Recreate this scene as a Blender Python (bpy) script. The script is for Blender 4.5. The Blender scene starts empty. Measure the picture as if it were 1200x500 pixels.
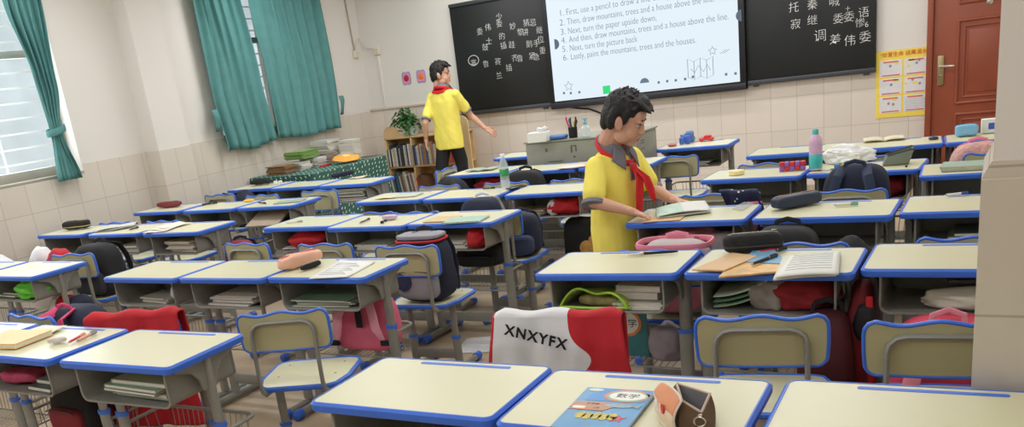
import bpy, bmesh, math, random
from mathutils import Vector, Matrix, noise
from math import sin, cos, pi, radians as RAD
random.seed(7)
SC = bpy.context.scene
COL = SC.collection

# ------------------------------------------------------------------ camera
F_PX, PITCH, YAW, ROLL, CAM_H, PPX, PPY = 1029.05, .3074, -.57, .1368, 1.5947, 539.8, 411.8
fwd = Vector((sin(YAW)*cos(PITCH), cos(YAW)*cos(PITCH), -sin(PITCH)))
rgt = Vector((cos(YAW), -sin(YAW), 0)); dwn = fwd.cross(rgt)
rt = rgt*cos(ROLL)+dwn*sin(ROLL); dn = -rgt*sin(ROLL)+dwn*cos(ROLL)
cd = bpy.data.cameras.new('camera'); cam = bpy.data.objects.new('camera', cd); COL.objects.link(cam)
cd.sensor_width = 36; cd.sensor_fit = 'HORIZONTAL'; cd.lens = F_PX/1200*36
cd.shift_x = (600-PPX)/1200; cd.shift_y = (PPY-250)/1200
cd.clip_start = .05; cd.clip_end = 200
M = Matrix((rt, -dn, -fwd)).transposed().to_4x4(); M.translation = (0, 0, CAM_H)
cam.matrix_world = M
SC.camera = cam
EYE = Vector((0, 0, CAM_H))
def at(px, py, z=.76):
    """point of the plane z = const seen at a photo pixel"""
    d = rt*((px-PPX)/F_PX)+dn*((py-PPY)/F_PX)+fwd
    return EYE+d*((z-CAM_H)/d.z)
def at_y(px, py, y):
    d = rt*((px-PPX)/F_PX)+dn*((py-PPY)/F_PX)+fwd
    return EYE+d*(y/d.y)
def at_x(px, py, x):
    d = rt*((px-PPX)/F_PX)+dn*((py-PPY)/F_PX)+fwd
    return EYE+d*(x/d.x)

# ------------------------------------------------------------------ light and exposure
SC.view_settings.view_transform = 'Standard'; SC.view_settings.look = 'None'
SC.view_settings.gamma = 1; SC.view_settings.use_curve_mapping = False
SC.view_settings.exposure = 0.0
W = bpy.data.worlds.new('sky'); SC.world = W; W.use_nodes = True
bg = W.node_tree.nodes['Background']; bg.inputs[0].default_value = (.86, .93, 1, 1); bg.inputs[1].default_value = 1.6
def area(name, loc, size, energy, rot=(0, 0, 0), col=(.97, .985, 1)):
    l = bpy.data.lights.new(name, 'AREA'); l.shape = 'RECTANGLE'; l.size, l.size_y = size; l.energy = energy; l.color = col
    o = bpy.data.objects.new(name, l); o.location = loc; o.rotation_euler = rot; COL.objects.link(o)
LIGHT = 21
for i, yy in enumerate((-.6, 2.0, 4.6, 7.2)):
    for xx in (-5.7, -3.4, -1.1):
        area('ceiling_tube_light', (xx, yy, 3.0), (1.3, .35), LIGHT*(1.05 if xx < -5 else 1)*(1.0, .75, 1.05, 1.3)[i])
for bxx in (-4.9, -3.3, -1.7): area('board_lamp', (bxx, 8.7, 3.02), (1.3, .12), 17)
# daylight entering by the two windows
area('window_daylight', (-7.2, 3.9, 2.0), (1.7, 2.2), 45, (0, -pi/2, 0), (.93, .97, 1))

# ------------------------------------------------------------------ materials
def lin(c):
    return tuple(((v/255)/12.92 if v/255 <= .04045 else ((v/255+.055)/1.055)**2.4) for v in c)
MATS = {}
def mat(name, rgb, rough=.6, metal=0., var=.06, scale=9., bump=0., emit=0., alpha=None, spec=.5, trans=0., base=None):
    if name in MATS: return MATS[name]
    m = bpy.data.materials.new(name); m.use_nodes = True; nt = m.node_tree; b = nt.nodes['Principled BSDF']
    c = lin(rgb)
    b.inputs['Roughness'].default_value = rough; b.inputs['Metallic'].default_value = metal
    b.inputs['Specular IOR Level'].default_value = spec
    if trans: b.inputs['Transmission Weight'].default_value = trans
    if alpha is not None: b.inputs['Alpha'].default_value = alpha
    if var or bump:
        tc = nt.nodes.new('ShaderNodeTexCoord'); nz = nt.nodes.new('ShaderNodeTexNoise')
        nz.inputs['Scale'].default_value = scale; nz.inputs['Detail'].default_value = 4
        nt.links.new(tc.outputs['Object'], nz.inputs['Vector'])
        rp = nt.nodes.new('ShaderNodeMapRange'); rp.inputs[1].default_value = .3; rp.inputs[2].default_value = .7
        rp.inputs[3].default_value = 1-var; rp.inputs[4].default_value = 1+var
        nt.links.new(nz.outputs[0], rp.inputs[0])
        mx = nt.nodes.new('ShaderNodeMix'); mx.data_type = 'RGBA'; mx.blend_type = 'MULTIPLY'
        mx.inputs[0].default_value = 1; mx.inputs[6].default_value = (*c, 1)
        nt.links.new(rp.outputs[0], mx.inputs[7]); nt.links.new(mx.outputs[2], b.inputs['Base Color'])
        if bump:
            bp = nt.nodes.new('ShaderNodeBump'); bp.inputs['Strength'].default_value = bump; bp.inputs['Distance'].default_value = .01
            nt.links.new(nz.outputs[0], bp.inputs['Height']); nt.links.new(bp.outputs[0], b.inputs['Normal'])
    else: b.inputs['Base Color'].default_value = (*lin(base or rgb), 1)
    if emit:
        b.inputs['Emission Color'].default_value = (*c, 1); b.inputs['Emission Strength'].default_value = emit
    MATS[name] = m; return m
def colour(rgb, rough=.6, **k): return mat('paint_%d_%d_%d_%d' % (*rgb, int(rough*100)), rgb, rough, **k)
def fabric(rgb, **k): return mat('fabric_%d_%d_%d' % rgb, rgb, .85, scale=14, bump=.25, var=.1, spec=.2, **k)
CREAM = mat('cream_laminate', (217, 214, 179), .33, var=.02, scale=4)
BLUE = mat('blue_edge_plastic', (60, 112, 218), .4, var=.05)
STEEL = mat('grey_painted_steel', (142, 141, 134), .42, .1, var=.05, scale=20)
DARK = mat('dark_hole', (25, 25, 26), .8, var=0)
BLACK = mat('black_fabric', (27, 27, 30), .8, var=.15, bump=.3)
NAVY = mat('navy_fabric', (30, 36, 58), .8, var=.15, bump=.3)
RED = mat('red_fabric', (190, 30, 42), .75, var=.1, bump=.2)
WHITE = mat('white_fabric', (226, 226, 228), .8, var=.04, bump=.15)
PAPER = mat('white_paper', (232, 232, 226), .8, var=.03)
PINK = mat('pink_fabric', (232, 140, 160), .8, var=.08, bump=.2)
WALL = mat('white_wall_paint', (226, 221, 214), .8, var=.012, scale=1.5)
WOOD = mat('light_wood', (214, 180, 130), .5, var=.1, scale=6)
CHROME = mat('metal_chrome', (200, 196, 186), .25, .9, var=0)
CHALK = mat('chalk', (236, 236, 232), .9, var=.15, scale=60)

def grid_tile_mat(name, rgb, grout, axis, tw, th, z0, rough=.25, uo=0.):
    m = bpy.data.materials.new(name); m.use_nodes = True; nt = m.node_tree; b = nt.nodes['Principled BSDF']
    N = nt.nodes.new; L = nt.links.new
    g = N('ShaderNodeNewGeometry'); s = N('ShaderNodeSeparateXYZ'); L(g.outputs['Position'], s.inputs[0])
    def math_(op, a, bb=None):
        n = N('ShaderNodeMath'); n.operation = op
        for i, v in enumerate((a, bb)):
            if v is None: continue
            if isinstance(v, (int, float)): n.inputs[i].default_value = v
            else: L(v, n.inputs[i])
        return n.outputs[0]
    u = math_('DIVIDE', math_('ADD', s.outputs[axis], uo), tw); v = math_('DIVIDE', math_('SUBTRACT', s.outputs[2], z0) if axis != 3 else None, th)
    fu = math_('FRACT', u); fv = math_('FRACT', v)
    gu = math_('LESS_THAN', fu, .006/tw); gv = math_('LESS_THAN', fv, .006/th)
    gr = math_('MAXIMUM', gu, gv)
    cu = math_('FLOOR', u); cv = math_('FLOOR', v); cb = N('ShaderNodeCombineXYZ'); L(cu, cb.inputs[0]); L(cv, cb.inputs[1])
    wn = N('ShaderNodeTexWhiteNoise'); L(cb.outputs[0], wn.inputs[0])
    mr = N('ShaderNodeMapRange'); mr.inputs[3].default_value = .965; mr.inputs[4].default_value = 1.02; L(wn.outputs[0], mr.inputs[0])
    mx = N('ShaderNodeMix'); mx.data_type = 'RGBA'; mx.blend_type = 'MULTIPLY'; mx.inputs[0].default_value = 1
    mx.inputs[6].default_value = (*lin(rgb), 1); L(mr.outputs[0], mx.inputs[7])
    m2 = N('ShaderNodeMix'); m2.data_type = 'RGBA'; L(gr, m2.inputs[0]); L(mx.outputs[2], m2.inputs[6]); m2.inputs[7].default_value = (*lin(grout), 1)
    L(m2.outputs[2], b.inputs['Base Color']); b.inputs['Roughness'].default_value = rough
    return m
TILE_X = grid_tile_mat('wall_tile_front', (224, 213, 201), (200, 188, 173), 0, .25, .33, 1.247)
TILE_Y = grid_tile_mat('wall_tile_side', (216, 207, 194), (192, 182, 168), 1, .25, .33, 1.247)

# ------------------------------------------------------------------ mesh builder
class MB:
    def __init__(s, mi=0): s.bm = bmesh.new(); s.mi = mi
    def face(s, vs, mi=None):
        try: f = s.bm.faces.new(vs)
        except ValueError: return None
        f.material_index = s.mi if mi is None else mi; return f
    def box(s, c, d, bev=0., rot=None, mi=None, seg=2):
        c = Vector(c); vs = []
        t = bmesh.new(); bmesh.ops.create_cube(t, size=1)
        for v in t.verts: v.co = Vector((v.co.x*d[0], v.co.y*d[1], v.co.z*d[2]))
        if bev: bmesh.ops.bevel(t, geom=t.edges[:], offset=bev, segments=seg, affect='EDGES', profile=.5)
        return s._merge(t, Matrix.Translation(c) @ (rot.to_4x4() if rot else Matrix()), mi)
    def _merge(s, t, mtx, mi=None):
        mp = {v: s.bm.verts.new(mtx @ v.co) for v in t.verts}
        for f in t.faces: s.face([mp[v] for v in f.verts], mi)
        t.free(); return list(mp.values())
    def prism(s, pts, axis, a0, a1, bev=0., mi=None):
        t = bmesh.new()
        def P(u, v, a): return {'z': (u, v, a), 'x': (a, u, v), 'y': (u, a, v)}[axis]
        A = [t.verts.new(P(u, v, a0)) for u, v in pts]; B = [t.verts.new(P(u, v, a1)) for u, v in pts]
        t.faces.new(A[::-1]); t.faces.new(B); n = len(pts)
        for i in range(n): t.faces.new((A[i], A[(i+1) % n], B[(i+1) % n], B[i]))
        bmesh.ops.recalc_face_normals(t, faces=t.faces[:])
        if bev:
            es = [e for e in t.edges if len(e.link_faces) == 2 and any(len(f.verts) == n and n > 4 or abs(f.normal['xyz'.index(axis)]) > .9 for f in e.link_faces)]
            bmesh.ops.bevel(t, geom=es, offset=bev, segments=2, affect='EDGES', profile=.5)
        return s._merge(t, Matrix(), mi)
    def tube(s, pts, r, n=8, closed=False, cap=True, up=None, mi=None):
        """r: number, (a, b) or a list of either; elliptical sections keep a along 'up x dir', b along the other"""
        pts = [Vector(p) for p in pts]; k = len(pts)
        rs = r if isinstance(r, list) else [r]*k
        rs = [(q, q) if not isinstance(q, tuple) else q for q in rs]
        rings = []; prev = None
        for i, p in enumerate(pts):
            a = pts[(i-1) % k] if (closed or i) else p; b = pts[(i+1) % k] if (closed or i < k-1) else p
            d = (b-a); d = d.normalized() if d.length > 1e-9 else Vector((0, 0, 1))
            if up is not None: x = Vector(up).cross(d)
            elif prev is None: x = (Vector((0, 0, 1)) if abs(d.z) < .9 else Vector((0, 1, 0))).cross(d)
            else: x = prev-d*prev.dot(d)
            if x.length < 1e-6: x = Vector((1, 0, 0)).cross(d)
            if x.length < 1e-6: x = Vector((0, 1, 0)).cross(d)
            x.normalize(); prev = x; y = d.cross(x)
            rings.append([s.bm.verts.new(p+x*rs[i][0]*cos(2*pi*j/n)+y*rs[i][1]*sin(2*pi*j/n)) for j in range(n)])
        m = k if closed else k-1
        for i in range(m):
            A, B = rings[i], rings[(i+1) % k]
            for j in range(n): s.face((A[j], A[(j+1) % n], B[(j+1) % n], B[j]), mi)
        if cap and not closed: s.face(rings[0][::-1], mi); s.face(rings[-1], mi)
        return s
    def lathe(s, prof, c=(0, 0, 0), n=20, mi=None):
        c = Vector(c); rings = []
        for r, z in prof:
            rings.append([s.bm.verts.new(c+Vector((r*cos(2*pi*j/n), r*sin(2*pi*j/n), z))) for j in range(n)])
        for A, B in zip(rings, rings[1:]):
            for j in range(n): s.face((A[j], A[(j+1) % n], B[(j+1) % n], B[j]), mi)
        s.face(rings[0][::-1], mi); s.face(rings[-1], mi); return s
    def sheet(s, nu, nv, f, closed=False, mi=None):
        """f(u, v) -> point, u and v from 0 to 1; mi may be a function of (u, v)"""
        g = [[s.bm.verts.new(f(i/nu, j/nv)) for j in range(nv+1)] for i in range(nu if closed else nu+1)]
        k = len(g)
        for i in range(nu):
            for j in range(nv):
                a, b = g[i], g[(i+1) % k]
                q = mi((i+.5)/nu, (j+.5)/nv) if callable(mi) else mi
                s.face((a[j], b[j], b[j+1], a[j+1]), q)
        return g
    def ellipsoid(s, c, r, rot=None, n=14, m=9, mi=None, pw=1.):
        c = Vector(c); R = rot or Matrix.Identity(3)
        sg = lambda v: math.copysign(abs(v)**pw, v)
        top = s.bm.verts.new(c+R @ Vector((0, 0, r[2]))); bot = s.bm.verts.new(c-R @ Vector((0, 0, r[2]))); rings = []
        for i in range(1, m):
            a = pi*i/m
            rings.append([s.bm.verts.new(c+R @ Vector((r[0]*sg(sin(a))*sg(cos(2*pi*j/n)), r[1]*sg(sin(a))*sg(sin(2*pi*j/n)), r[2]*sg(cos(a))))) for j in range(n)])
        for j in range(n):
            s.face((top, rings[0][j], rings[0][(j+1) % n]), mi); s.face((bot, rings[-1][(j+1) % n], rings[-1][j]), mi)
        for A, B in zip(rings, rings[1:]):
            for j in range(n): s.face((A[j], B[j], B[(j+1) % n], A[(j+1) % n]), mi)
        return s
    def limb(s, pts, rad, n=12, mi=None):
        """tapered limb with round ends"""
        pts = [Vector(p) for p in pts]; P = []; R = []
        d0 = (pts[0]-pts[1]).normalized(); d1 = (pts[-1]-pts[-2]).normalized()
        for a in (80, 50, 25): P.append(pts[0]+d0*rad[0]*sin(RAD(a))); R.append(rad[0]*cos(RAD(a)))
        for i in range(len(pts)):
            P.append(pts[i]); R.append(rad[i])
            if i < len(pts)-1:
                for t in (.33, .66): P.append(pts[i].lerp(pts[i+1], t)); R.append(rad[i]*(1-t)+rad[i+1]*t)
        for a in (25, 50, 80): P.append(pts[-1]+d1*rad[-1]*sin(RAD(a))); R.append(rad[-1]*cos(RAD(a)))
        return s.tube(P, R, n, mi=mi)
    def move(s, mtx):
        for v in s.bm.verts: v.co = mtx @ v.co
        return s
    def crumple(s, amp, sc, seed=0):
        s.bm.normal_update()
        o = Vector((seed*7.3, seed*3.1, seed*1.7))
        dl = [(v, v.normal*amp*noise.noise(v.co*sc+o)) for v in s.bm.verts]
        for v, d in dl: v.co += d
        return s
    def build(s, name, mats, parent=None, loc=None, rz=None, ang=40, solid=0., sub=0, normals=True):
        if normals: bmesh.ops.recalc_face_normals(s.bm, faces=s.bm.faces[:])
        me = bpy.data.meshes.new(name); s.bm.to_mesh(me); s.bm.free()
        for m in (mats if isinstance(mats, (list, tuple)) else [mats]): me.materials.append(m)
        for p in me.polygons: p.use_smooth = True
        me.set_sharp_from_angle(angle=RAD(ang))
        o = bpy.data.objects.new(name, me); COL.objects.link(o)
        if parent: o.parent = parent
        if loc is not None: o.location = loc
        if rz is not None: o.rotation_euler = (0, 0, rz)
        if solid:
            md = o.modifiers.new('thickness', 'SOLIDIFY'); md.thickness = solid; md.offset = 0
        if sub:
            md = o.modifiers.new('smooth', 'SUBSURF'); md.levels = sub; md.render_levels = sub
        return o
def rrect(w, h, r, n=4, cx=0, cy=0):
    P = []
    for sx, sy, a0 in ((1, 1, 0), (-1, 1, 90), (-1, -1, 180), (1, -1, 270)):
        for i in range(n+1):
            a = RAD(a0+90*i/n); P.append((cx+sx*(w/2-r)+r*cos(a), cy+sy*(h/2-r)+r*sin(a)))
    return P
def tag(o, label, cat, group=None):
    o['label'] = label; o['category'] = cat
    if group: o['group'] = group
    return o
def thing(name, label, cat, loc=(0, 0, 0), rz=0, group=None):
    o = bpy.data.objects.new(name, None); COL.objects.link(o); o.empty_display_size = .05
    o.location = loc; o.rotation_euler = (0, 0, rz); return tag(o, label, cat, group)
def struct(o): o['kind'] = 'structure'; return o
def dup(root, loc, rz, label, group=None):
    r = root.copy(); COL.objects.link(r); r.location = loc; r.rotation_euler = (0, 0, rz); r['label'] = label
    if group: r['group'] = group
    for ch in KIDS[root]:
        c = ch.copy(); COL.objects.link(c); c.parent = r
        for g in KIDS.get(ch, []):
            d = g.copy(); COL.objects.link(d); d.parent = c
    return r
KIDS = {}
def remember(root):
    KIDS[root] = list(root.children)
    for c in root.children: KIDS[c] = list(c.children)
def text_mesh(name, items, m, parent, rot=(pi/2, 0, 0), extrude=.0006, thin=0.):
    """items: (string, location, size or ('w', width), rotation in its plane); joined into ONE mesh"""
    bm = bmesh.new()
    for s, loc, size, ra in items:
        c = bpy.data.curves.new('t', 'FONT'); c.body = s; c.extrude = extrude; c.resolution_u = 3; c.offset = -thin
        if s == 'XNXYFX': c.space_character = 1.22
        o = bpy.data.objects.new('t', c); COL.objects.link(o)
        dg = bpy.context.evaluated_depsgraph_get(); me = bpy.data.meshes.new_from_object(o.evaluated_get(dg))
        xs = [v.co.x for v in me.vertices] or [0, 1]
        if isinstance(size, tuple):
            k = size[1]/(max(xs)-min(xs)); sx, sy = k, (size[2] if len(size) > 2 else k)
        else: sx = sy = size
        R = Matrix.Translation(loc) @ Matrix.Rotation(rot[2], 4, 'Z') @ Matrix.Rotation(rot[0], 4, 'X') @ Matrix.Rotation(ra, 4, 'Z') @ Matrix.Diagonal((sx, sy, 1, 1))
        me.transform(R); bm.from_mesh(me)
        bpy.data.objects.remove(o); bpy.data.curves.remove(c); bpy.data.meshes.remove(me)
    me = bpy.data.meshes.new(name); bm.to_mesh(me); bm.free(); me.materials.append(m)
    o = bpy.data.objects.new(name, me); COL.objects.link(o); o.parent = parent; return o

# ------------------------------------------------------------------ the room
XL, XR, YB, YF, ZC = -6.95, .45, -1.7, 9.51, 3.15
FLOOR = mat('concrete_floor', (176, 156, 130), .45, var=.18, scale=2.2, bump=.05)
fl = MB(); fl.box((XL/2+XR/2, (YB+YF)/2, -.05), (XR-XL+.6, YF-YB+.6, .1)); struct(fl.build('floor', FLOOR))
ce = MB(); ce.box((XL/2+XR/2, (YB+YF)/2, ZC+.05), (XR-XL+.6, YF-YB+.6, .1)); struct(ce.build('ceiling', WALL))
WIN = ((2.4, 5.1), (6.87, 8.82)); WZ0, WZ1 = 1.165, 2.78
wl = MB(); th = .24; xc = XL-th/2
def slab_y(mb, y0, y1, z0, z1, x=xc, t=th): mb.box((x, (y0+y1)/2, (z0+z1)/2), (t, y1-y0, z1-z0))
slab_y(wl, YB, YF, 0, WZ0); slab_y(wl, YB, YF, WZ1, ZC)
for a, b in ((YB, WIN[0][0]), (WIN[0][1], WIN[1][0]), (WIN[1][1], YF)): slab_y(wl, a, b, WZ0, WZ1)
slab_y(wl, 5.82, 6.2, 0, ZC, XL+.095, .19)
struct(wl.build('wall_left', WALL))
TZ = 1.247
tl = MB()
def wains(y0, y1, z1): slab_y(tl, y0, y1, 0, z1, XL+.006, .012)
for a, b in ((YB, WIN[0][0]), (WIN[0][1], 5.82), (6.2, WIN[1][0]), (WIN[1][1], YF)): wains(a, b, TZ)
for a, b in WIN: wains(a, b, WZ0)
slab_y(tl, 5.808, 6.212, 0, TZ, XL+.107, .19)
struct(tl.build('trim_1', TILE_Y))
wf = MB(); wf.box(((XL+XR)/2, YF+.1, ZC/2), (XR-XL, .2, ZC)); struct(wf.build('wall_front', WALL))
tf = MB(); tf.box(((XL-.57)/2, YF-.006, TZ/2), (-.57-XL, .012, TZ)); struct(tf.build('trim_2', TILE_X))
tr = MB(); tr.box((-6.26, YF-.014, TZ+.008), (1.36, .03, .03), .006); struct(tr.build('trim_3', mat('beige_trim', (203, 192, 176), .5, var=.03)))
wr = MB(); wr.box((XR+.1, (YB+YF)/2, ZC/2), (.2, YF-YB, ZC)); struct(wr.build('wall_right', WALL))
wb = MB(); wb.box(((XL+XR)/2, YB-.1, ZC/2), (XR-XL, .2, ZC)); struct(wb.build('wall_back', WALL))
pu = MB(); pu.box((.22, 2.37, ZC/2), (.46, .3, ZC))
pi_ = struct(pu.build('wall_pillar', WALL))
pl = MB(); PT = grid_tile_mat('pillar_tile', (208, 198, 182), (176, 165, 150), 0, 2.1, .33, 1.247, uo=.9); pl.box((.21, 2.37, 1.225/2), (.48, .34, 1.225))
pl.prism([(-.03, 1.225), (.45, 1.225), (.45, 1.262), (-.012, 1.262)], 'y', 2.215, 2.53)
struct(pl.build('trim_4', PT))
pf = MB(); pf.box(((XL-.75)/2, 9.0, .1), (-.75-XL, 1.0, .2), .01); struct(pf.build('trim_5', mat('platform_tile', (190, 176, 156), .4, var=.06)))

# windows
ALU = mat('grey_aluminium', (176, 172, 160), .45, .5, var=.03)
GLASS = mat('window_glass', (235, 245, 248), .03, var=0, alpha=.12)
for wi, (a, b) in enumerate(WIN):
    w = MB(); x = XL-.15
    for y in (a+.03, (a+b)/2, b-.03): w.box((x, y, (WZ0+WZ1)/2), (.06, .06, WZ1-WZ0), .004)
    for z in (WZ0+.05, 2.2, WZ1-.03): w.box((x, (a+b)/2, z), (.07, b-a, .06 if z > 1.3 else .1), .004)
    w.box((XL-.06, (a+b)/2, WZ0+.012), (.14, b-a, .025), .004)
    win = struct(w.build('window_%d' % (wi+1), ALU))
    g = MB(); g.box((x, (a+b)/2, (WZ0+WZ1)/2), (.006, b-a-.06, WZ1-WZ0-.1)); g.build('window_pane', GLASS, win)
    g = MB(); xb = XL-.32
    z = WZ0+.03
    while z < WZ1: g.tube([(xb, a-.1, z), (xb, b+.1, z)], .009, 6); z += .125
    y = a+.35
    while y < b: g.tube([(xb-.01, y, WZ0-.1), (xb-.01, y, WZ1+.1)], .011, 6); y += .62
    g.build('window_grille', mat('white_bar_paint', (235, 235, 232), .4, var=0), win)
ob = MB(); ob.box((-11, 4, 2.0), (.3, 18, 10))
for k in range(6):
    for j in range(5): ob.box((-10.84, -2+k*2.6, -1.6+j*1.9), (.06, 1.5, 1.2), .02)
st = struct(ob.build('trim_6', mat('neighbour_render', (204, 207, 206), .9, var=.22, scale=1.2)))

# curtains
TEAL = mat('teal_curtain', (92, 142, 140), .85, var=.06, scale=10, bump=.1, spec=.15)
def curtain(name, label, L, R, nf, amp, x0, ztop, zbot, seed=0, n=90, m=34):
    t = thing(name, label, 'curtain', (x0, (L(0)+R(0))/2, 0)); yb = t.location.y
    c = MB()
    def f(u, v):
        z = zbot(u)+(ztop-zbot(u))*v; y = L(v)+(R(v)-L(v))*u
        wv = sin(u*nf*2*pi+seed+.5*sin(v*3+u*5))+.35*sin(u*nf*4.3*pi+seed*2+v*2)
        k = min(1, (R(v)-L(v))/.25)
        return Vector((amp*wv*(.75+.25*cos(v*5+u*9))*k, y-yb+.012*sin(u*nf*2*pi+v*4), z))
    c.sheet(n, m, f); c.build('cloth', TEAL, t, solid=.004, ang=80)
    return t
def pl_(tab):
    def f(v):
        for (a, p), (b, q) in zip(tab, tab[1:]):
            if v <= b: s = (v-a)/(b-a); s = s*s*(3-2*s); return p+(q-p)*s
        return tab[-1][1]
    return f
c1 = curtain('window_curtain', 'teal curtain gathered by a tieback, hanging beside the barred window at far left',
        pl_([(0, 4.77), (.26, 4.82), (.55, 4.79), (.9, 4.70), (1, 4.68)]), pl_([(0, 5.01), (.26, 4.925), (.5, 4.99), (1, 5.05)]), 5, .035, -6.86, 2.72, lambda u: 1.14)
tb = MB(); tb.tube([(.06*cos(a), 4.872-c1.location.y+.085*sin(a), 1.555+.02*sin(a)) for a in [2*pi*k/20 for k in range(20)]], (.006, .028), 8, closed=True, up=(0, 0, 1)); tb.build('tieback', TEAL, c1)
c2 = curtain('window_curtain', 'wide teal curtain forming the left half of the closed pair at the second window',
        pl_([(0, 6.76), (.3, 6.70), (1, 6.72)]), pl_([(0, 7.56), (.4, 7.50), (1, 7.40)]), 5.5, .035, -6.85, 2.85, lambda u: 1.10+.02*sin(u*9)+.012*u, 1.3)
c3 = curtain('window_curtain', 'wide teal curtain forming the right half of the closed pair, nearest the corner sockets',
        pl_([(0, 7.57), (.4, 7.56), (.8, 7.50), (1, 7.50)]), pl_([(0, 8.70), (.3, 8.72), (1, 8.69)]), 7, .035, -6.85, 2.85, lambda u: 1.125+.015*sin(u*8+1)-.01*u, 2.1)
for c, y, sg in ((c2, 6.69, -1), (c3, 8.75, 1)):
    f = MB(); yb = c.location.y
    f.sheet(5, 5, lambda u, v: Vector((.03+.02*sin(v*4), y-yb+sg*(.09*u*(1-.3*v)-.03), 1.54-.22*v+.04*u*sin(v*3)-(.05 if sg > 0 else 0)))); f.build('tieback', TEAL, c, solid=.004)
rd = MB(); rd.tube([(-6.86, 6.5, 2.86), (-6.86, 8.9, 2.86)], .014, 8); tag(rd.build('curtain_rod', ALU), 'grey curtain rod over the closed pair of teal curtains', 'curtain rod')
rd = MB(); rd.tube([(-6.86, 2.3, 2.73), (-6.86, 5.2, 2.73)], .014, 8); tag(rd.build('curtain_rod', ALU), 'grey curtain rod over the barred window at far left', 'curtain rod')

# door
DOORC = mat('red_brown_door', (150, 76, 52), .35, var=.1, scale=3)
dm = MB(); dm.box((-.1, YF-.02, 1.03), (.92, .05, 2.06), .004)
for z0, z1 in ((.2, .62), (.72, 1.43), (1.58, 1.95)):
    cx, cz = -.09, (z0+z1)/2; w_, h_ = .54, z1-z0
    for k, (o, r) in enumerate(((0, .014), (.05, .010))):
        P = [(cx+sx*(w_/2-o), YF-.046, cz+sz*(h_/2-o)) for sx, sz in ((1, 1), (-1, 1), (-1, -1), (1, -1))]
        for i in range(4): dm.tube([P[i], P[(i+1) % 4]], r, 8)
    dm.box((cx, YF-.047, cz), (w_-.17, .012, h_-.17), .005)
door = struct(dm.build('door_1', DOORC))
h = MB(); h.box((-.492, YF-.052, 1.02), (.052, .014, .26), .005); h.build('handle_plate', mat('brass_metal', (176, 158, 118), .35, .8, var=.04), door)
h = MB(); h.tube([(-.495, YF-.05, 1.06), (-.495, YF-.1, 1.06), (-.48, YF-.105, 1.06), (-.38, YF-.105, 1.055)], .011, 8); h.lathe([(.006, 0), (.014, .002), (.014, .008)], (-.492, YF-.07, .975)); h.build('door_handle', CHROME, door)
h = MB()
h.lathe([(.001, 0), (.026, 0), (.026, .008), (.012, .012)], (0, 0, 0)); h.move(Matrix.Translation((-.13, YF-.045, 1.56)) @ Matrix.Rotation(pi/2, 4, 'X')); h.build('peephole', CHROME, door)
df = MB()
df.box((-.585, YF-.03, 1.05), (.05, .08, 2.1), .005); df.box((.385, YF-.03, 1.05), (.05, .08, 2.1), .005); df.box((-.1, YF-.03, 2.1), (1.02, .08, .06), .005); df.build('door_frame', DOORC, door)

# ------------------------------------------------------------------ things on the front wall
BOARD = mat('blackboard_surface', (24, 27, 27), .5, var=.25, scale=2.5)
RAIL = mat('dark_grey_rail', (74, 76, 80), .4, .4, var=.03)
def blackboard(label, x0, x1, z0, z1, writing):
    t = thing('blackboard', label, 'blackboard', ((x0+x1)/2, YF-.012, z0)); ox = t.location.x; w = x1-x0; hh = z1-z0
    b = MB(); b.box((0, -.025, hh/2), (w, .04, hh), .003); b.build('panel', BOARD, t)
    r = MB()
    r.box((0, -.035, .02), (w, .06, .045), .006); r.build('lower_rail', RAIL, t)
    r = MB(); r.box((0, -.035, hh-.02), (w, .06, .04), .006); r.build('upper_rail', RAIL, t)
    items = []
    for ch, px, py, sz in writing:
        p = at_y(px, py, YF-.06); items.append((ch, (p.x-ox-sz*.5, -.0465, p.z-z0-sz*.4), sz, random.uniform(-.08, .08)))
    text_mesh('chalk_writing', items, CHALK, t, thin=.016)
    k = MB()
    for px in ((x0+.08), (x1-.08)): k.box((px-ox, -.035, -.012), (.05, .04, .02), .004)
    k.build('bracket', RAIL, t)
    return t
LW = [(c, 520+x/3.57, y/3.57, .085) for c, x, y in (('委', 150, 130), ('伟', 184, 112), ('委', 232, 98), ('少', 230, 68), ('妙', 288, 108), ('猜', 345, 94), ('忌', 372, 92), ('黎', 320, 133), ('讲', 340, 132), ('继', 400, 125),
      ('鼓', 172, 195), ('士', 188, 170), ('的', 243, 150), ('插', 250, 190), ('跬', 284, 185), ('鹅', 357, 182), ('手', 388, 180), ('位', 406, 165), ('重', 413, 210), ('寨', 125, 262), ('鲁', 177, 267), ('赛', 225, 255), ('齐', 297, 242), ('鲁', 318, 242), ('紧', 368, 232), ('急', 386, 235), ('插', 272, 282), ('兰', 232, 315))]
bl = blackboard('left blackboard with dense small white chalk characters, left of the bright screen', -5.57, -4.385, 1.07, 2.33, LW)
rg = MB(); p = at_y(520+125/3.57, 258/3.57, YF-.06)
rg.tube([(p.x-bl.location.x+.07*cos(a), -.047, p.z-1.07+.055*sin(a)+.015) for a in [2*pi*k/24 for k in range(24)]], .003, 5, closed=True); rg.build('chalk_ring', CHALK, bl)
RW = [(c, 860+x/4.545, y/4.545, s) for c, x, y, s in (('托', 318, 35, .1), ('秦', 418, 22, .1), ('喊', 535, 6, .1), ('寂', 328, 125, .1), ('继', 418, 105, .1), ('委', 555, 95, .1), ('委', 612, 85, .1), ('十', 606, 45, .05), ('语', 692, 64, .1), ('惨', 672, 118, .09), ('6', 718, 125, .07), ('调', 460, 187, .12), ('差', 540, 208, .11), ('伟', 617, 212, .11), ('委', 700, 195, .11))]
blackboard('right blackboard with sparse white chalk characters, between the screen and the yellow poster', -2.205, -1.032, 1.07, 2.33, RW)

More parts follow.
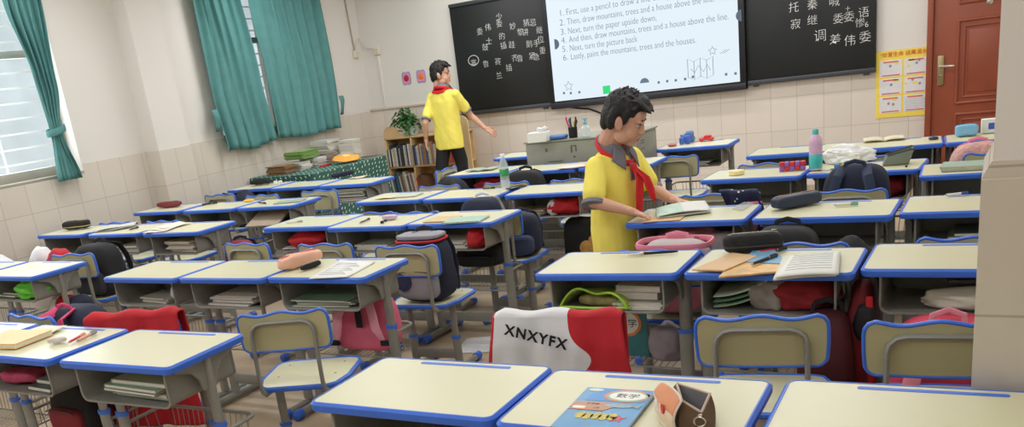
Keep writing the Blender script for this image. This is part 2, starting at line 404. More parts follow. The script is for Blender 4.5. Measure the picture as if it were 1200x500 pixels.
# interactive screen
tv = thing('interactive_screen', 'large lit screen showing six numbered drawing instructions, between the two blackboards', 'screen', (-3.295, YF-.012, 1.035)); ox = tv.location.x
b = MB(); b.box((0, -.045, .66), (2.165, .075, 1.32), .008); b.build('casing', mat('screen_casing', (28, 29, 33), .4, var=.02), tv)
SCRM = mat('lit_screen', (230, 243, 252), .25, var=0, emit=.95, base=(30, 32, 36))
b = MB(); b.box((0, -.086, 1.119-1.035+.583), (2.045, .006, 1.166)); b.build('display', SCRM, tv)
INK = mat('screen_dark_ink', (96, 122, 142), .6, var=0, emit=.9, base=(30, 32, 36))
def scr(px, py): p = at_y(px, py, YF-.1); return p.x-ox, p.z-1.035
items = []
for n, nx, ny, s, tx, ty, ex, ey in ((1, 655.2, 20.8, 'First, use a pencil to draw a line on a paper.', 663.7, 19.5, 801, -6.8), (2, 656, 31.2, 'Then, draw mountains, trees and a house above the line.', 664.8, 29.6, 836.8, 1),
      (3, 657, 41, 'Next, turn the paper upside down,', 665.6, 40, 768.8, 24), (4, 658, 52, 'And then, draw mountains, trees and a house above the line.', 667, 50.4, 853.6, 21.8),
      (5, 659, 62, 'Next, turn the picture back', 667.7, 60, 746.4, 48.8), (6, 660, 72, 'Lastly, paint the mountains, trees and the houses.', 669, 70.4, 815, 49.6)):
    x, z = scr(tx, ty); x2, z2 = scr(ex, ey); xn, zn = scr(nx, ny)
    items.append((s, (x, -.0905, (z+z2)/2), ('w', x2-x, .092), 0)); items.append(('%d.' % n, (xn, -.0905, (z+z2)/2), .092, 0))
text_mesh('screen_text', items, INK, tv, extrude=.0005, thin=.012)
def star(px, py, r):
    x, z = scr(px, py); return [(x+(r if k % 2 == 0 else r*.45)*sin(k*pi/5), -.09, z+(r if k % 2 == 0 else r*.45)*cos(k*pi/5)) for k in range(10)]
ic = MB()
for px, py, r in ((666.5, 101, .055), (835, 59.5, .045)): ic.tube(star(px, py, r), .003, 5, closed=True)
x, z = scr(821, 82)
for k in range(4):
    a = (x-.13+k*.065, z+(.0 if k % 2 else .03)); b_ = (a[0]+.065, z+(.03 if k % 2 else .0))
    ic.tube([(a[0], -.09, a[1]-.09), (b_[0], -.09, b_[1]-.09), (b_[0], -.09, b_[1]+.09), (a[0], -.09, a[1]+.09)], .003, 5, closed=True)
ic.tube([(x-.1, -.09, z+.02), (x-.06, -.09, z-.02), (x-.02, -.09, z+.05), (x+.03, -.09, z-.02), (x+.07, -.09, z+.05), (x+.1, -.09, z-.01)], .003, 5)
for i in range(2): ic.tube([(scr(844+i*4, 63)[0], -.09, scr(844, 63)[1]), (scr(851+i*4, 58)[0], -.09, scr(851, 58)[1])], .0022, 5)
for px, py in ((661, 109), (669, 109), (679, 108), (772, 96.5), (782, 95), (792, 94), (803, 92.5), (812, 90), (851, 87), (862, 86)):
    xx, zz = scr(px, py); ic.box((xx, -.09, zz), (.025, .002, .025), .0008)
xx, zz = scr(755.5, 97); ic.prism([(xx+.05*cos(a), zz+.05*sin(a)) for a in [pi*k/12 for k in range(13)]], 'y', -.091, -.0895)
ic.build('screen_icons', INK, tv)
g = MB(); xx, zz = scr(711, 105); g.box((xx, -.0905, zz), (.085, .003, .085)); g.build('green_icon', mat('screen_green', (40, 190, 110), .5, var=0, emit=.4), tv)
g = MB()
for px, py in ((650, 52), (869, 18)):
    xx, zz = scr(px, py); sg = 1 if px < 700 else -1
    g.prism([(xx+sg*.055*cos(a), zz+.055*sin(a)) for a in [-pi/2+pi*k/12 for k in range(13)]], 'y', -.0915, -.0895)
g.build('side_tab', mat('screen_slate', (84, 96, 116), .5, var=0), tv)
b = MB(); b.box((0, -.05, .035), (2.165, .08, .07), .01); b.build('lower_bezel', mat('screen_bezel', (44, 46, 51), .35, var=.02), tv)
cb = MB(); cb.tube([at_y(px, py, YF-.03) for px, py in ((664, 123), (668, 125.5), (680, 127), (690, 127.5), (700, 131), (712, 135.5), (730, 139), (745, 136))], .009, 8); tag(cb.build('power_cable', BLACK), 'black cable sagging along the tiles under the lit screen', 'cable')

# poster
po = thing('safety_poster', 'yellow safety poster with six white panels beside the brown door', 'poster', (-.8, YF-.014, .636))
b = MB(); b.box((0, -.002, .305), (.462, .004, .61)); b.build('sheet', mat('poster_yellow', (246, 220, 92), .4, var=.03), po)
b = MB(); r2 = MB()
for c in range(2):
    for r in range(3):
        cx = -.105+c*.208; cz = .118+r*.165
        b.box((cx, -.005, cz), (.19, .002, .148))
        r2.box((cx, -.0068, cz+.058), (.13, .001, .011)); r2.box((cx, -.0068, cz-.062), (.15, .001, .009))
b.build('panel', mat('poster_panel', (226, 224, 226), .5, var=.05, scale=60), po)
r2.build('red_lines', mat('poster_red', (214, 92, 84), .5, var=0), po)
b = MB()
for x, z, w in ((-.06, .49, .03), (.07, .505, .05), (.045, .455, .02), (-.06, .335, .04), (.02, .3, .02), (.1, .3, .04), (-.07, .16, .03)): b.box((x, -.0068, z), (w, .001, .02))
b.build('yellow_marks', mat('poster_yellow', (246, 220, 92)), po)
b = MB()
for k in range(6): b.box((.103, -.0068, .075+k*.016), (.165, .001, .002))
for x, z in ((-.11, .47), (.11, .475), (.13, .5), (-.1, .3), (.08, .33), (.14, .29), (-.12, .13), (-.08, .12)): b.ellipsoid((x, -.006, z), (.012, .001, .014), n=8, m=5)
b.build('grey_marks', mat('poster_grey', (150, 152, 162), .6, var=0), po)
text_mesh('poster_title', [('“珍爱生命 远离溺水”', (-.2, -.0065, .556), ('w', .41, .046), .0)], mat('poster_title_red', (216, 60, 50), .5, var=0), po)

# stickers, sockets
for k, (x, lab, dotc) in enumerate(((-6.335, 'pink and blue scalloped sticker with dark red dot, nearer the window corner', (176, 40, 64)), (-6.118, 'pink and blue scalloped sticker with orange dot, nearer the boy in the doorway side', (236, 130, 60)))):
    if k: lab = 'pink and blue scalloped sticker with orange dot, just left of the walking boy\'s head'
    t = thing('wall_sticker', lab, 'sticker', (x, YF-.001, 1.585), 0, 'wall stickers')
    b = MB(); P = []
    for i in range(40):
        a = 2*pi*i/40; e = .5; cx = math.copysign(abs(cos(a))**e, cos(a)); sz = math.copysign(abs(sin(a))**e, sin(a)); q = 1-.13*max(0, cos(4*a))**4
        P.append((.066*cx*(1 if abs(sz) < .9 else q), .08*sz*(1-.14*math.exp(-(cx/.25)**2))))
    b.prism(P, 'y', -.004, 0); b.build('backing', mat('sticker_blue', (140, 158, 205), .5, var=.04), t)
    b = MB(); b.prism([(u*.8, v*.82) for u, v in P], 'y', -.006, -.003); b.build('inner_field', mat('sticker_pink', (236, 140, 170), .5, var=.04), t)
    b = MB(); b.lathe([(.001, 0), (.04, 0), (.036, .003), (.001, .003)], n=22); b.move(Matrix.Translation((0, -.005, 0)) @ Matrix.Rotation(pi/2, 4, 'X')); b.build('dot', mat('sticker_dot%d' % k, dotc, .5, var=.2, scale=90), t)
SOCK = mat('socket_plastic', (226, 214, 194), .45, var=.02)
def socket(label, loc, rz, w=.086, h=.086, d=.035):
    t = thing('wall_socket', label, 'socket', loc, rz)
    b = MB(); b.box((0, -d/2, 0), (w, d, h), .006); b.build('box', SOCK, t)
    b = MB()
    for x, z, a in ((-.014, .012, .3), (.014, .012, -.3), (0, -.018, 0)): b.box((x, -d-.0005, z), (.004, .002, .014))
    b.build('slots', DARK, t)
socket('cream wall socket at the end of the hanging conduit, near the window', (XL+.001, 9.35, 1.95), RAD(90))
socket('cream wall socket at the top of the white trunking, right of the room corner', (-6.705, YF-.001, 1.955), 0)
b = MB(); b.box((-6.705, YF-.01, 1.58), (.03, .02, .65), .003); tag(b.build('cable_trunking', WALL), 'thin white cable trunking running down the wall from a cream socket', 'trunking')
b = MB(); b.tube([(XL+.012, 9.30, 3.1), (XL+.012, 9.315, 2.5), (XL+.015, 9.34, 1.99)], .008, 8); tag(b.build('wall_conduit', mat('conduit_tan', (176, 158, 136), .6, var=.05)), 'thin tan conduit dropping down the left wall to a socket', 'conduit')
b = MB(); b.tube([(XL+.02, 9.36, 1.99), (XL+.03, 9.37, 2.06), (XL+.05, 9.4, 2.13), (XL+.03, 9.46, 2.11), (XL+.06, YF-.02, 2.03), (XL+.12, YF-.02, 2.0), (XL+.2, YF-.02, 2.0), (XL+.23, YF-.03, 1.97)], .006, 8); tag(b.build('loose_cable', mat('cable_white', (216, 208, 196), .5, var=0)), 'loose pale cable bridging the two corner sockets', 'cable')
b = MB(); b.box((-5.66, YF-.045, 1.25), (.1, .07, .13), .01); b.box((-5.64, YF-.04, 1.13), (.07, .05, .09), .008); t = tag(b.build('wall_adapter', mat('adapter_white', (220, 214, 204), .5, var=.02)), 'white adapter box plugged in at the left edge of the left blackboard', 'adapter')

# ------------------------------------------------------------------ school desks
TOP = .757
def make_desk():
    t = thing('school_desk', 'desk', 'desk')
    b = MB(); b.prism(rrect(.588, .388, .026), 'z', .735, TOP, 0); b.build('tabletop', CREAM, t)
    P = rrect(.6, .4, .032, 5); b = MB(); n = len(P); I = rrect(.578, .378, .022, 5)
    prof = [(0, 1), (0, TOP+.0015), (.35, TOP+.0015), (1, TOP-.006), (1, .738), (.7, .730), (0, .730)]
    rings = [[b.bm.verts.new((I[i][0]+(P[i][0]-I[i][0])*k, I[i][1]+(P[i][1]-I[i][1])*k, z if z != 1 else TOP-.004)) for i in range(n)] for k, z in prof]
    for A, B in zip(rings, rings[1:]+rings[:1]):
        for i in range(n): b.face((A[i], A[(i+1) % n], B[(i+1) % n], B[i]))
    b.build('edge_band', BLUE, t)
    b = MB(); b.prism(rrect(.31, .016, .0078, 6, .02, .163), 'z', TOP-.004, TOP+.0012); b.build('pencil_groove', BLUE, t)
    # steel drawer box, open towards the pupil
    b = MB(); w, z0, z1, r = .236, .592, .724, .03
    O = [(-w, z1)]+[(-w+r-r*cos(a), z0+r-r*sin(a)) for a in [pi/2*k/5 for k in range(6)]]+[(w-r+r*sin(a), z0+r-r*cos(a)) for a in [pi/2*k/5 for k in range(6)]]+[(w, z1)]
    N = [(x*(w-.004)/w, max(z, 0)+(.004 if z < z1 else 0)) for x, z in O]
    y0, y1 = -.17, .15
    for (x, z), (x2, z2), (p, q), (p2, q2) in zip(O, O[1:], N, N[1:]):
        vs = [b.bm.verts.new(v) for v in ((x, y0, z), (x2, y0, z2), (x2, y1, z2), (x, y1, z), (p, y0, q), (p2, y0, q2), (p2, y1, q2), (p, y1, q))]
        for f in ((0, 1, 2, 3), (4, 7, 6, 5), (0, 4, 5, 1), (2, 6, 7, 3)): b.face([vs[i] for i in f])
    bmesh.ops.remove_doubles(b.bm, verts=b.bm.verts[:], dist=1e-5)
    b.prism(O, 'y', y1, y1+.004); b.tube([(x, y0, z) for x, z in O], .0045, 6)
    b.build('drawer_box', STEEL, t)
    for sx in (-1, 1):
        x = sx*.268; b = MB()
        b.prism([(-.15, .73), (.15, .73), (.145, .715), (.075, .69), (.045, .655), (.034, .61), (-.034, .61), (-.045, .655), (-.075, .69), (-.145, .715)], 'x', x-.004*sx-.006, x-.004*sx+.006, .002)
        b.tube([(x, 0, .73), (x, 0, .46)], (.0135, .024), 12, up=(1, 0, 0)); b.tube([(x, 0, .465), (x, 0, .05)], (.0175, .029), 12, up=(1, 0, 0))
        b.tube([(x, -.19, .03), (x, .19, .03)], (.02, .022), 10)
        for z in (.70, .672, .58, .552, .524, .496):
            o = MB(); o.lathe([(.0005, 0), (.0055, 0), (.0055, .0012), (.0005, .0012)], n=8); o.move(Matrix.Translation((x+sx*(.0025 if z > .66 else .0128), 0, z)) @ Matrix.Rotation(sx*pi/2, 4, 'Y'))
            b._merge(o.bm, Matrix(), 1)
        for z, yy in ((.43, 0), (.41, .012)): b.ellipsoid((x+sx*.018, yy, z), (.004, .006, .006), n=8, m=5)
        l = b.build('leg', [STEEL, DARK], t)
        b = MB(); b.tube([(x, 0, .457), (x, 0, .473)], (.0215, .033), 12, up=(1, 0, 0)); b.build('collar', BLUE, l)
        for sy in (-1, 1):
            b = MB(); b.tube([(x, sy*.165, .029), (x, sy*.21, .029), (x, sy*.216, .029)], [(.024, .027), (.024, .027), (.012, .015)], 10); b.build('foot_cap', BLUE, l)
    b = MB(); b.box((0, 0, .13), (.52, .022, .06), .004); b.build('crossbar', STEEL, t)
    b = MB(); c = .035
    for z, k in ((.42, 1), (.3, .93)):
        X = .262*k; Y = .2*k
        b.tube([(-.262, .0, z), (-X, .06, z), (-X, Y-c, z), (-X+c*.3, Y-c*.3, z), (-X+c, Y, z), (X-c, Y, z), (X-c*.3, Y-c*.3, z), (X, Y-c, z), (X, .06, z), (.262, .0, z)], .0075 if k == 1 else .004, 7)
    for k in range(15):
        x = -.21+.03*k; b.tube([(x, .2, .42), (x*.95, .187, .3), (x*.95, .0, .3)], .0022, 4)
    for s in (-1, 1):
        for y in (.05, .1, .15): b.tube([(s*.262, y, .42), (s*.245, y, .3)], .0022, 4)
    b.tube([(-.25, .0, .3), (.25, .0, .3)], .004, 6); b.tube([(-.25, .1, .3), (.25, .1, .3)], .0025, 4)
    b.build('wire_basket', STEEL, t)
    remember(t); return t
desk0 = make_desk(); used = [0]
DESK = {}
def desk(key, x, y, rz, label, group):
    d = desk0 if not used[0] else dup(desk0, (x, y, 0), rz, label, group)
    used[0] = 1; d.location = (x, y, 0); d.rotation_euler = (0, 0, rz); d['label'] = label; d['group'] = group
    DESK[key] = (x, y, rz); return d
def dw(key, lx, ly, z):
    x, y, r = DESK[key]; return Vector((x+lx*cos(r)-ly*sin(r), y+lx*sin(r)+ly*cos(r), z))
GA, GB, GC = 'desks of the right block', 'desks of the middle block', 'desks of the block by the windows'
for a in (
  ('R0a', -1.361, 1.944, .012, 'bare cream desk at the front, left of the desk with the blue textbook', GA),
  ('R0b', -.751, 1.935, .022, 'cream desk carrying a blue textbook and an open brown pencil pouch', GA),
  ('R0c', -.125, 1.965, .02, 'bare cream desk nearest the camera, touching the tiled pillar', GA),
  ('R1a', -1.334, 3.375, .03, 'cream desk with drawing compasses on top and a yellow-green folder in its drawer', GA),
  ('R1b', -.708, 3.389, .0, 'cream desk cluttered with a black pencil case, pens and a white notebook', GA),
  ('R1c', -.095, 3.44, -.015, 'bare cream desk half hidden by the tiled pillar, white cloth in its drawer', GA),
  ('R2a', -1.308, 4.376, .017, 'cream desk the boy in yellow rests his hands on', GA),
  ('R2b', -.681, 4.384, -.016, 'cream desk carrying a rolled navy pencil case and a green marker', GA),
  ('R2c', -.06, 4.419, -.015, 'cream desk beside the pillar with a blue and white pen in its groove', GA),
  ('R3a', -1.275, 5.63, -.03, 'cream desk carrying a yellow tape roll and a red and purple block', GA),
  ('R3b', -.655, 5.65, -.06, 'cream desk carrying a teal and pink bottle and a white plastic bag', GA),
  ('R3c', -.06, 5.4, .03, 'cream desk beside the pillar with green books under clear plastic', GA),
  ('R4a', -1.234, 6.627, -.003, 'empty cream desk in front of the tiled wall, behind the teal bottle', GA),
  ('R4b', -.615, 6.62, .08, 'cream desk with an open book on it below the yellow poster', GA),
  ('R4c', -.01, 6.66, .06, 'cream desk with a light blue pencil case before the brown door', GA),
  ('A3', -2.715, 2.089, .028, 'bare cream desk at lower left with a red jacket behind it', GB),
  ('A2', -3.36, 2.08, .0, 'cream desk at lower left carrying a thick orange book', GB),
  ('A1', -3.99, 2.09, .0, 'cream desk cut by the left edge of the photo, beside the orange book desk', GB),
  ('B2', -3.971, 3.27, -.01, 'bare cream desk left of centre with a white bundle in its drawer', GB),
  ('B3', -3.36, 3.275, .0, 'bare cream desk left of centre, between the bundle desk and the peach pencil case', GB),
  ('B4', -2.755, 3.294, .004, 'cream desk carrying a peach pencil case and a white sheet', GB),
  ('C1', -3.958, 4.571, -.01, 'cream desk with one pen and a red cloth in its drawer', GB),
  ('C2', -3.345, 4.5, -.01, 'cream desk with a lilac eraser case, third row of the middle block', GB),
  ('C3', -2.743, 4.522, -.03, 'cream desk carrying tan and sea-green workbooks, a red cloth in its drawer', GB),
  ('D1', -3.84, 5.46, -.01, 'cream desk with tan and green workbooks left of the clear water bottle', GB),
  ('D2', -3.21, 5.43, -.01, 'cream desk with the clear water bottle at its right corner', GB),
  ('D3', -2.56, 5.45, .02, 'cream desk carrying a dark phone, left of the boy in yellow', GB),
  ('E1', -3.73, 6.63, -.03, 'cream desk with an open workbook in front of the walking boy', GB),
  ('E2', -3.11, 6.57, .0, 'cream desk with a pink sheet, in front of the grey steel lectern', GB),
  ('E3', -2.49, 6.56, .0, 'cream desk in front of the lectern, largely hidden by the standing boy', GB),
  ('F3', -2.15, 7.42, .0, 'cream desk with blue and red toys at the right side of the grey lectern', GB),
  ('F1', -3.83, 7.66, .0, 'cream desk behind the left corner of the grey lectern', GB),
  ('lB3', -5.23, 3.29, -.02, 'cream desk at left edge with a bright green cloth in its drawer', GC),
  ('lB2', -5.86, 3.3, .0, 'cream desk cut by the left edge of the photo, next to the green cloth desk', GC),
  ('lC3', -5.119, 4.522, -.007, 'cream desk with loose white sheets, end of the row beside the black backpack', GC),
  ('lC2', -5.79, 4.55, .0, 'cream desk with a pile of newspaper and small pens', GC),
  ('lC1', -6.49, 4.58, .0, 'cream desk against the tiled wall with a black and yellow pencil case', GC),
  ('lD3', -5.082, 5.483, .03, 'cream desk with a thin green workbook, cardboard folder hanging from its drawer', GC),
  ('lD2', -5.72, 5.47, .01, 'cream desk with a black pen and yellow pouch before the pilaster', GC),
  ('lD1', -6.40, 5.5, .0, 'cream desk against the wall with a maroon pencil case', GC),
  ('lE3', -5.035, 6.5, -.02, 'cream desk with a navy pencil case, beside the dotted tablecloth', GC),
  ('lE2', -5.68, 6.55, -.02, 'bare cream desk between the navy and the black pencil case desks', GC),
  ('lE1', -6.33, 6.62, -.02, 'cream desk by the second window with a black pencil case', GC),
): desk(*a)

# ------------------------------------------------------------------ school chairs
def make_chair():
    t = thing('school_chair', 'chair', 'chair')
    n = 24; pts = []
    for i in range(n+1):
        x = -.165+.33*i/n; pts.append((x, .775+.007*cos(2*pi*x/.19)))
    O = [(-.1945, .69)]+[(-.195, .735), (-.1925, .757), (-.183, .772)]+pts+[(.183, .772), (.1925, .757), (.195, .735), (.1945, .69)]+[(.1585+.033*cos(RAD(-15*k)), .644+.033*sin(RAD(-15*k))) for k in range(7)]+[(0, .61)]+[(-.1585-.033*sin(RAD(15*k)), .644-.033*cos(RAD(15*k))) for k in range(7)]
    yb = lambda x, z: -.19+.16*x*x-.06*(z-.6)+.012
    b = MB(); A = [b.bm.verts.new((x, yb(x, z)-.006, z)) for x, z in O]; B = [b.bm.verts.new((x, yb(x, z)+.006, z)) for x, z in O]
    c0 = b.bm.verts.new((0, yb(0, .69)-.006, .69)); c1_ = b.bm.verts.new((0, yb(0, .69)+.006, .69)); k = len(O)
    for i in range(k):
        b.face((A[i], A[(i+1) % k], c0)); b.face((B[(i+1) % k], B[i], c1_)); b.face((A[i], B[i], B[(i+1) % k], A[(i+1) % k]))
    bk = b.build('backrest', mat('cream_chair_laminate', (186, 180, 138), .4, var=.03, scale=5), t)
    b = MB(); b.tube([(x, yb(x, z), z) for x, z in O], (.0065, .0095), 8, closed=True, up=(0, 1, 0)); b.build('edge_trim', BLUE, bk)
    S = [(-.13, -.165), (.13, -.165), (.165, -.145), (.195, -.05), (.195, .13), (.18, .165), (.14, .18), (0, .186), (-.14, .18), (-.18, .165), (-.195, .13), (-.195, -.05), (-.165, -.145)]
    b = MB(); b.prism(S, 'z', .424, .441, .002)
    for x, y in ((-.13, -.03), (.13, -.03), (-.13, .12), (.13, .12)): b.ellipsoid((x, y, .441), (.006, .006, .002), n=8, m=4, mi=1)
    se = b.build('seat', [CREAM, mat('screw_brown', (150, 130, 96), .5, .3, var=0)], t)
    b = MB(); b.tube([(x*1.01, y*1.01, .432) for x, y in S], (.010, .0125), 7, closed=True, up=(0, 0, 1)); b.build('edge_trim', BLUE, se)
    b = MB(); w = .135; r = .05
    side = [(-.02, .412), (-.13, .412), (-.175, .416), (-.205, .436), (-.214, .47), (-.211, .6), (-.204, .69)]
    P = [(-w, y, z) for y, z in side]+[(-w+r-r*cos(a), -.202, .69+r*sin(a)) for a in (RAD(30), RAD(60), RAD(90))]+[(w-r+r*sin(a), -.202, .69+r*cos(a)) for a in (0, RAD(30), RAD(60))]+[(w, y, z) for y, z in side[::-1]]
    b.tube(P, (.0085, .013), 8); b.tube([(-w, -.02, .412), (-w, .12, .412)], (.0085, .013), 8); b.tube([(w, -.02, .412), (w, .12, .412)], (.0085, .013), 8)
    b.build('back_frame', STEEL, t)
    for s in (-1, 1):
        x = s*.14; b = MB()
        b.tube([(x, -.03, .41), (x, -.03, .21)], (.012, .020), 10, up=(1, 0, 0)); b.tube([(x, -.03, .215), (x, -.03, .04)], (.0155, .025), 10, up=(1, 0, 0))
        b.tube([(x, -.18, .026), (x, .18, .026)], (.018, .019), 9)
        for z in (.35, .32, .29, .26):
            o = MB(); o.lathe([(.0005, 0), (.005, 0), (.005, .0012), (.0005, .0012)], n=8); o.move(Matrix.Translation((x+s*.0115, -.03, z)) @ Matrix.Rotation(s*pi/2, 4, 'Y')); b._merge(o.bm, Matrix(), 1)
        l = b.build('leg', [STEEL, DARK], t)
        b = MB(); b.tube([(x, -.03, .208), (x, -.03, .223)], (.0195, .029), 10, up=(1, 0, 0)); b.build('collar', BLUE, l)
        for sy in (-1, 1):
            b = MB(); b.tube([(x, sy*.155, .027), (x, sy*.2, .027), (x, sy*.207, .027)], [(.022, .025), (.022, .025), (.01, .012)], 9); b.build('foot_cap', BLUE, l)
    b = MB(); b.box((0, -.03, .115), (.26, .02, .055), .004); b.build('crossbar', STEEL, t)
    remember(t); return t
chair0 = make_chair(); usedc = [0]; CHAIR = {}
def chair(key, x, y, rz, label, group='school chairs', sz=.975):
    c = chair0 if not usedc[0] else dup(chair0, (x, y, 0), rz, label, group)
    usedc[0] = 1; c.location = (x, y, 0); c.rotation_euler = (0, 0, rz); c['label'] = label; c['group'] = group; c.scale.z = sz
    CHAIR[key] = (x, y, rz); return c
def chair_px(key, l, r, label, sz=.975, rz=None, ymin=-9):
    z = .778*sz
    a, b_ = at(*l, z), at(*r, z); m = (a+b_)/2; d = b_-a; q = math.atan2(d.y, d.x) if rz is None else rz
    chair(key, m.x-.2*sin(q), max(m.y+.2*cos(q), ymin), q, label, sz=sz)
def cw(key, lx, ly, z):
    x, y, r = CHAIR[key]; return Vector((x+lx*cos(r)-ly*sin(r), y+lx*sin(r)+ly*cos(r), z))
chair_px('B4', (272, 372), (383, 362), 'empty cream chair turned at an angle, standing free left of the front desk')
chair_px('A2r', (2, 369), (62, 374), 'cream chair behind the orange book desk, navy bag on it')
chair_px('lB3', (55, 300), (108, 297), 'cream chair with the black backpack, beside the green cloth desk')
chair_px('C1', (258, 286), (314, 286), 'cream chair back seen left of the peach pencil case, above bare desks')
chair_px('C2', (345, 287.6), (411, 286), 'cream chair back rising directly behind the peach pencil case')
chair_px('C3', (435, 290), (513, 288), 'cream chair with the grey and navy school bag on its seat')
chair_px('R1b', (813, 374), (972, 371), 'empty cream chair facing the cluttered desk, nearest one seen from behind')
chair_px('R1c', (1057, 383), (1150, 376), 'cream chair cut by the tiled pillar, red backpack before it', rz=.1)
chair_px('R3a', (800, 228), (873, 229), 'cream chair back behind the booklet the boy is reading', rz=0, sz=.95, ymin=4.81)
chair_px('R3b', (946, 224), (1039, 223), 'cream chair with a dark navy backpack showing above its back', rz=0, sz=.95, ymin=4.82)
chair_px('R4a', (866, 192), (934, 192), 'cream chair back just left of the teal bottle', rz=0, sz=.95, ymin=6.07)
chair_px('R4b', (978, 186), (1041, 184), 'cream chair back between the white plastic bag and the olive pencil case', rz=0, sz=1.0, ymin=6.13)
chair('F3', -2.2, 7.02, .08, 'empty cream chair right behind the standing boy, before the toy desk', sz=.95)
chair_px('E1', (490, 219), (536, 217), 'cream chair with a black coat, near the walking boy', rz=0, sz=.95, ymin=5.9)
chair_px('E2', (564, 216), (619, 212), 'cream chair behind the clear water bottle', rz=0, sz=.95, ymin=5.87)
chair_px('E3', (652, 212), (692, 209), 'cream chair back peeking over the desk at the boy\'s left sleeve', rz=0, sz=.95, ymin=5.88)
chair_px('D1', (415, 250), (452, 249.5), 'cream chair back above the single pen desk', rz=0, sz=.95, ymin=5.0)
chair_px('D2', (464, 250), (507, 249), 'cream chair back above the lilac eraser case', rz=0, sz=.95, ymin=4.95)
chair_px('D3', (545, 249), (607, 248), 'cream chair with a navy bag on it, left of the standing boy', rz=0, sz=.95, ymin=4.93)
chair_px('lD3', (285, 229.5), (325, 228.6), 'cream chair back above the thin green workbook', rz=0, sz=1.0)
chair_px('lE3', (351, 225), (393, 222), 'whole cream chair back in front of the navy pencil case desk', rz=.02, sz=1.0)
chair('lD1', -6.38, 5.03, .05, 'cream chair whose seat shows beneath the newspaper desk')
chair('lD2', -5.75, 5.0, 0, 'cream chair largely hidden by the loose sheets desk')
chair_px('lE2', (239, 229), (272, 228), 'cream chair with navy coats on it, before the pilaster', rz=0, sz=1.0)
chair('side', -4.52, 6.94, 1.6, 'cream chair turned sideways beside the walking boy\'s legs')
chair('R1a', *(at(653, 366, .79).xy+Vector((-.02, .19))), .12, 'cream chair under the white and red jacket')
chair('A3', *(at(158, 367, .79).xy+Vector((-.07, .19))), .3, 'cream chair under the red jacket at lower left')
chair('R2a', -1.25, 3.83, .0, 'cream chair carrying a grey and pink bag, behind the compass desk', sz=.95)
chair('R2b', -.68, 3.84, .0, 'cream chair in the dark behind the cluttered desk')
chair('R2c', -.06, 3.9, .0, 'cream chair in shadow beside the pillar')
chair('R4c', 0.02, 6.08, .0, 'cream chair with the pale pink backpack, beside the pillar')

# ------------------------------------------------------------------ people
SKIN = mat('skin', (214, 164, 138), .55, var=.04, scale=12)
HAIR = mat('black_hair', (22, 20, 21), .6, var=.3, scale=60, bump=.6)
YEL = mat('yellow_shirt', (252, 236, 112), .8, var=.03, bump=.1, spec=.2)
GREYC = mat('grey_collar', (128, 126, 136), .8, var=.04, bump=.1)
SCARF = mat('red_scarf', (214, 32, 38), .7, var=.05, bump=.1)
TROU = mat('black_trousers', (24, 24, 28), .85, var=.1, bump=.1)
LIP = mat('lips', (186, 108, 98), .5, var=0)
def fuse(mb, name, mats, parent, voxel, smooth=6, crump=None):
    """one continuous skin over overlapping primitives"""
    o = mb.build(name, mats)
    r = o.modifiers.new('r', 'REMESH'); r.mode = 'VOXEL'; r.voxel_size = voxel; r.use_smooth_shade = True
    sm = o.modifiers.new('s', 'SMOOTH'); sm.factor = .5; sm.iterations = smooth
    dg = bpy.context.evaluated_depsgraph_get(); me = bpy.data.meshes.new_from_object(o.evaluated_get(dg)); me.name = name
    bpy.data.objects.remove(o)
    if crump:
        b = bmesh.new(); b.from_mesh(me); b.normal_update()
        for v in b.verts: v.co += v.normal*crump(v.co)
        b.to_mesh(me); b.free()
    me.materials.clear()
    for m in (mats if isinstance(mats, (list, tuple)) else [mats]): me.materials.append(m)
    for p in me.polygons: p.use_smooth = True
    n = bpy.data.objects.new(name, me); COL.objects.link(n); n.parent = parent; return n
def head_parts(b, H):
    """H: matrix of the head (x forward, z up, origin between the ears, metres); adds skull, face, ears"""
    t = MB()
    t.ellipsoid((-.012, 0, .035), (.098, .078, .088)); t.ellipsoid((.022, 0, -.03), (.066, .064, .085)); t.ellipsoid((.03, 0, -.07), (.056, .05, .045))
    t.ellipsoid((.058, 0, -.098), (.026, .028, .018)); t.ellipsoid((.06, 0, .03), (.03, .06, .045))
    for s in (-1, 1):
        t.ellipsoid((.048, s*.034, -.05), (.036, .03, .036)); t.ellipsoid((.02, s*.05, -.075), (.035, .018, .03))
        t.ellipsoid((.074, s*.03, .012), (.016, .026, .009))
        t.ellipsoid((-.006, s*.081, -.018), (.019, .008, .031), Matrix.Rotation(-.2, 3, 'Y')); t.ellipsoid((-.014, s*.084, -.01), (.01, .009, .024))
        t.ellipsoid((.092, s*.011, -.04), (.012, .009, .008))
    t.limb([(.082, 0, .0), (.098, 0, -.034)], [.010, .0125], 10)
    t.ellipsoid((.084, 0, -.066), (.013, .022, .0075)); t.ellipsoid((.081, 0, -.079), (.012, .019, .008))
    t.limb([(-.03, 0, -.05), (-.04, 0, -.12)], [.052, .05], 12)
    t.move(H); b._merge(t.bm, Matrix())
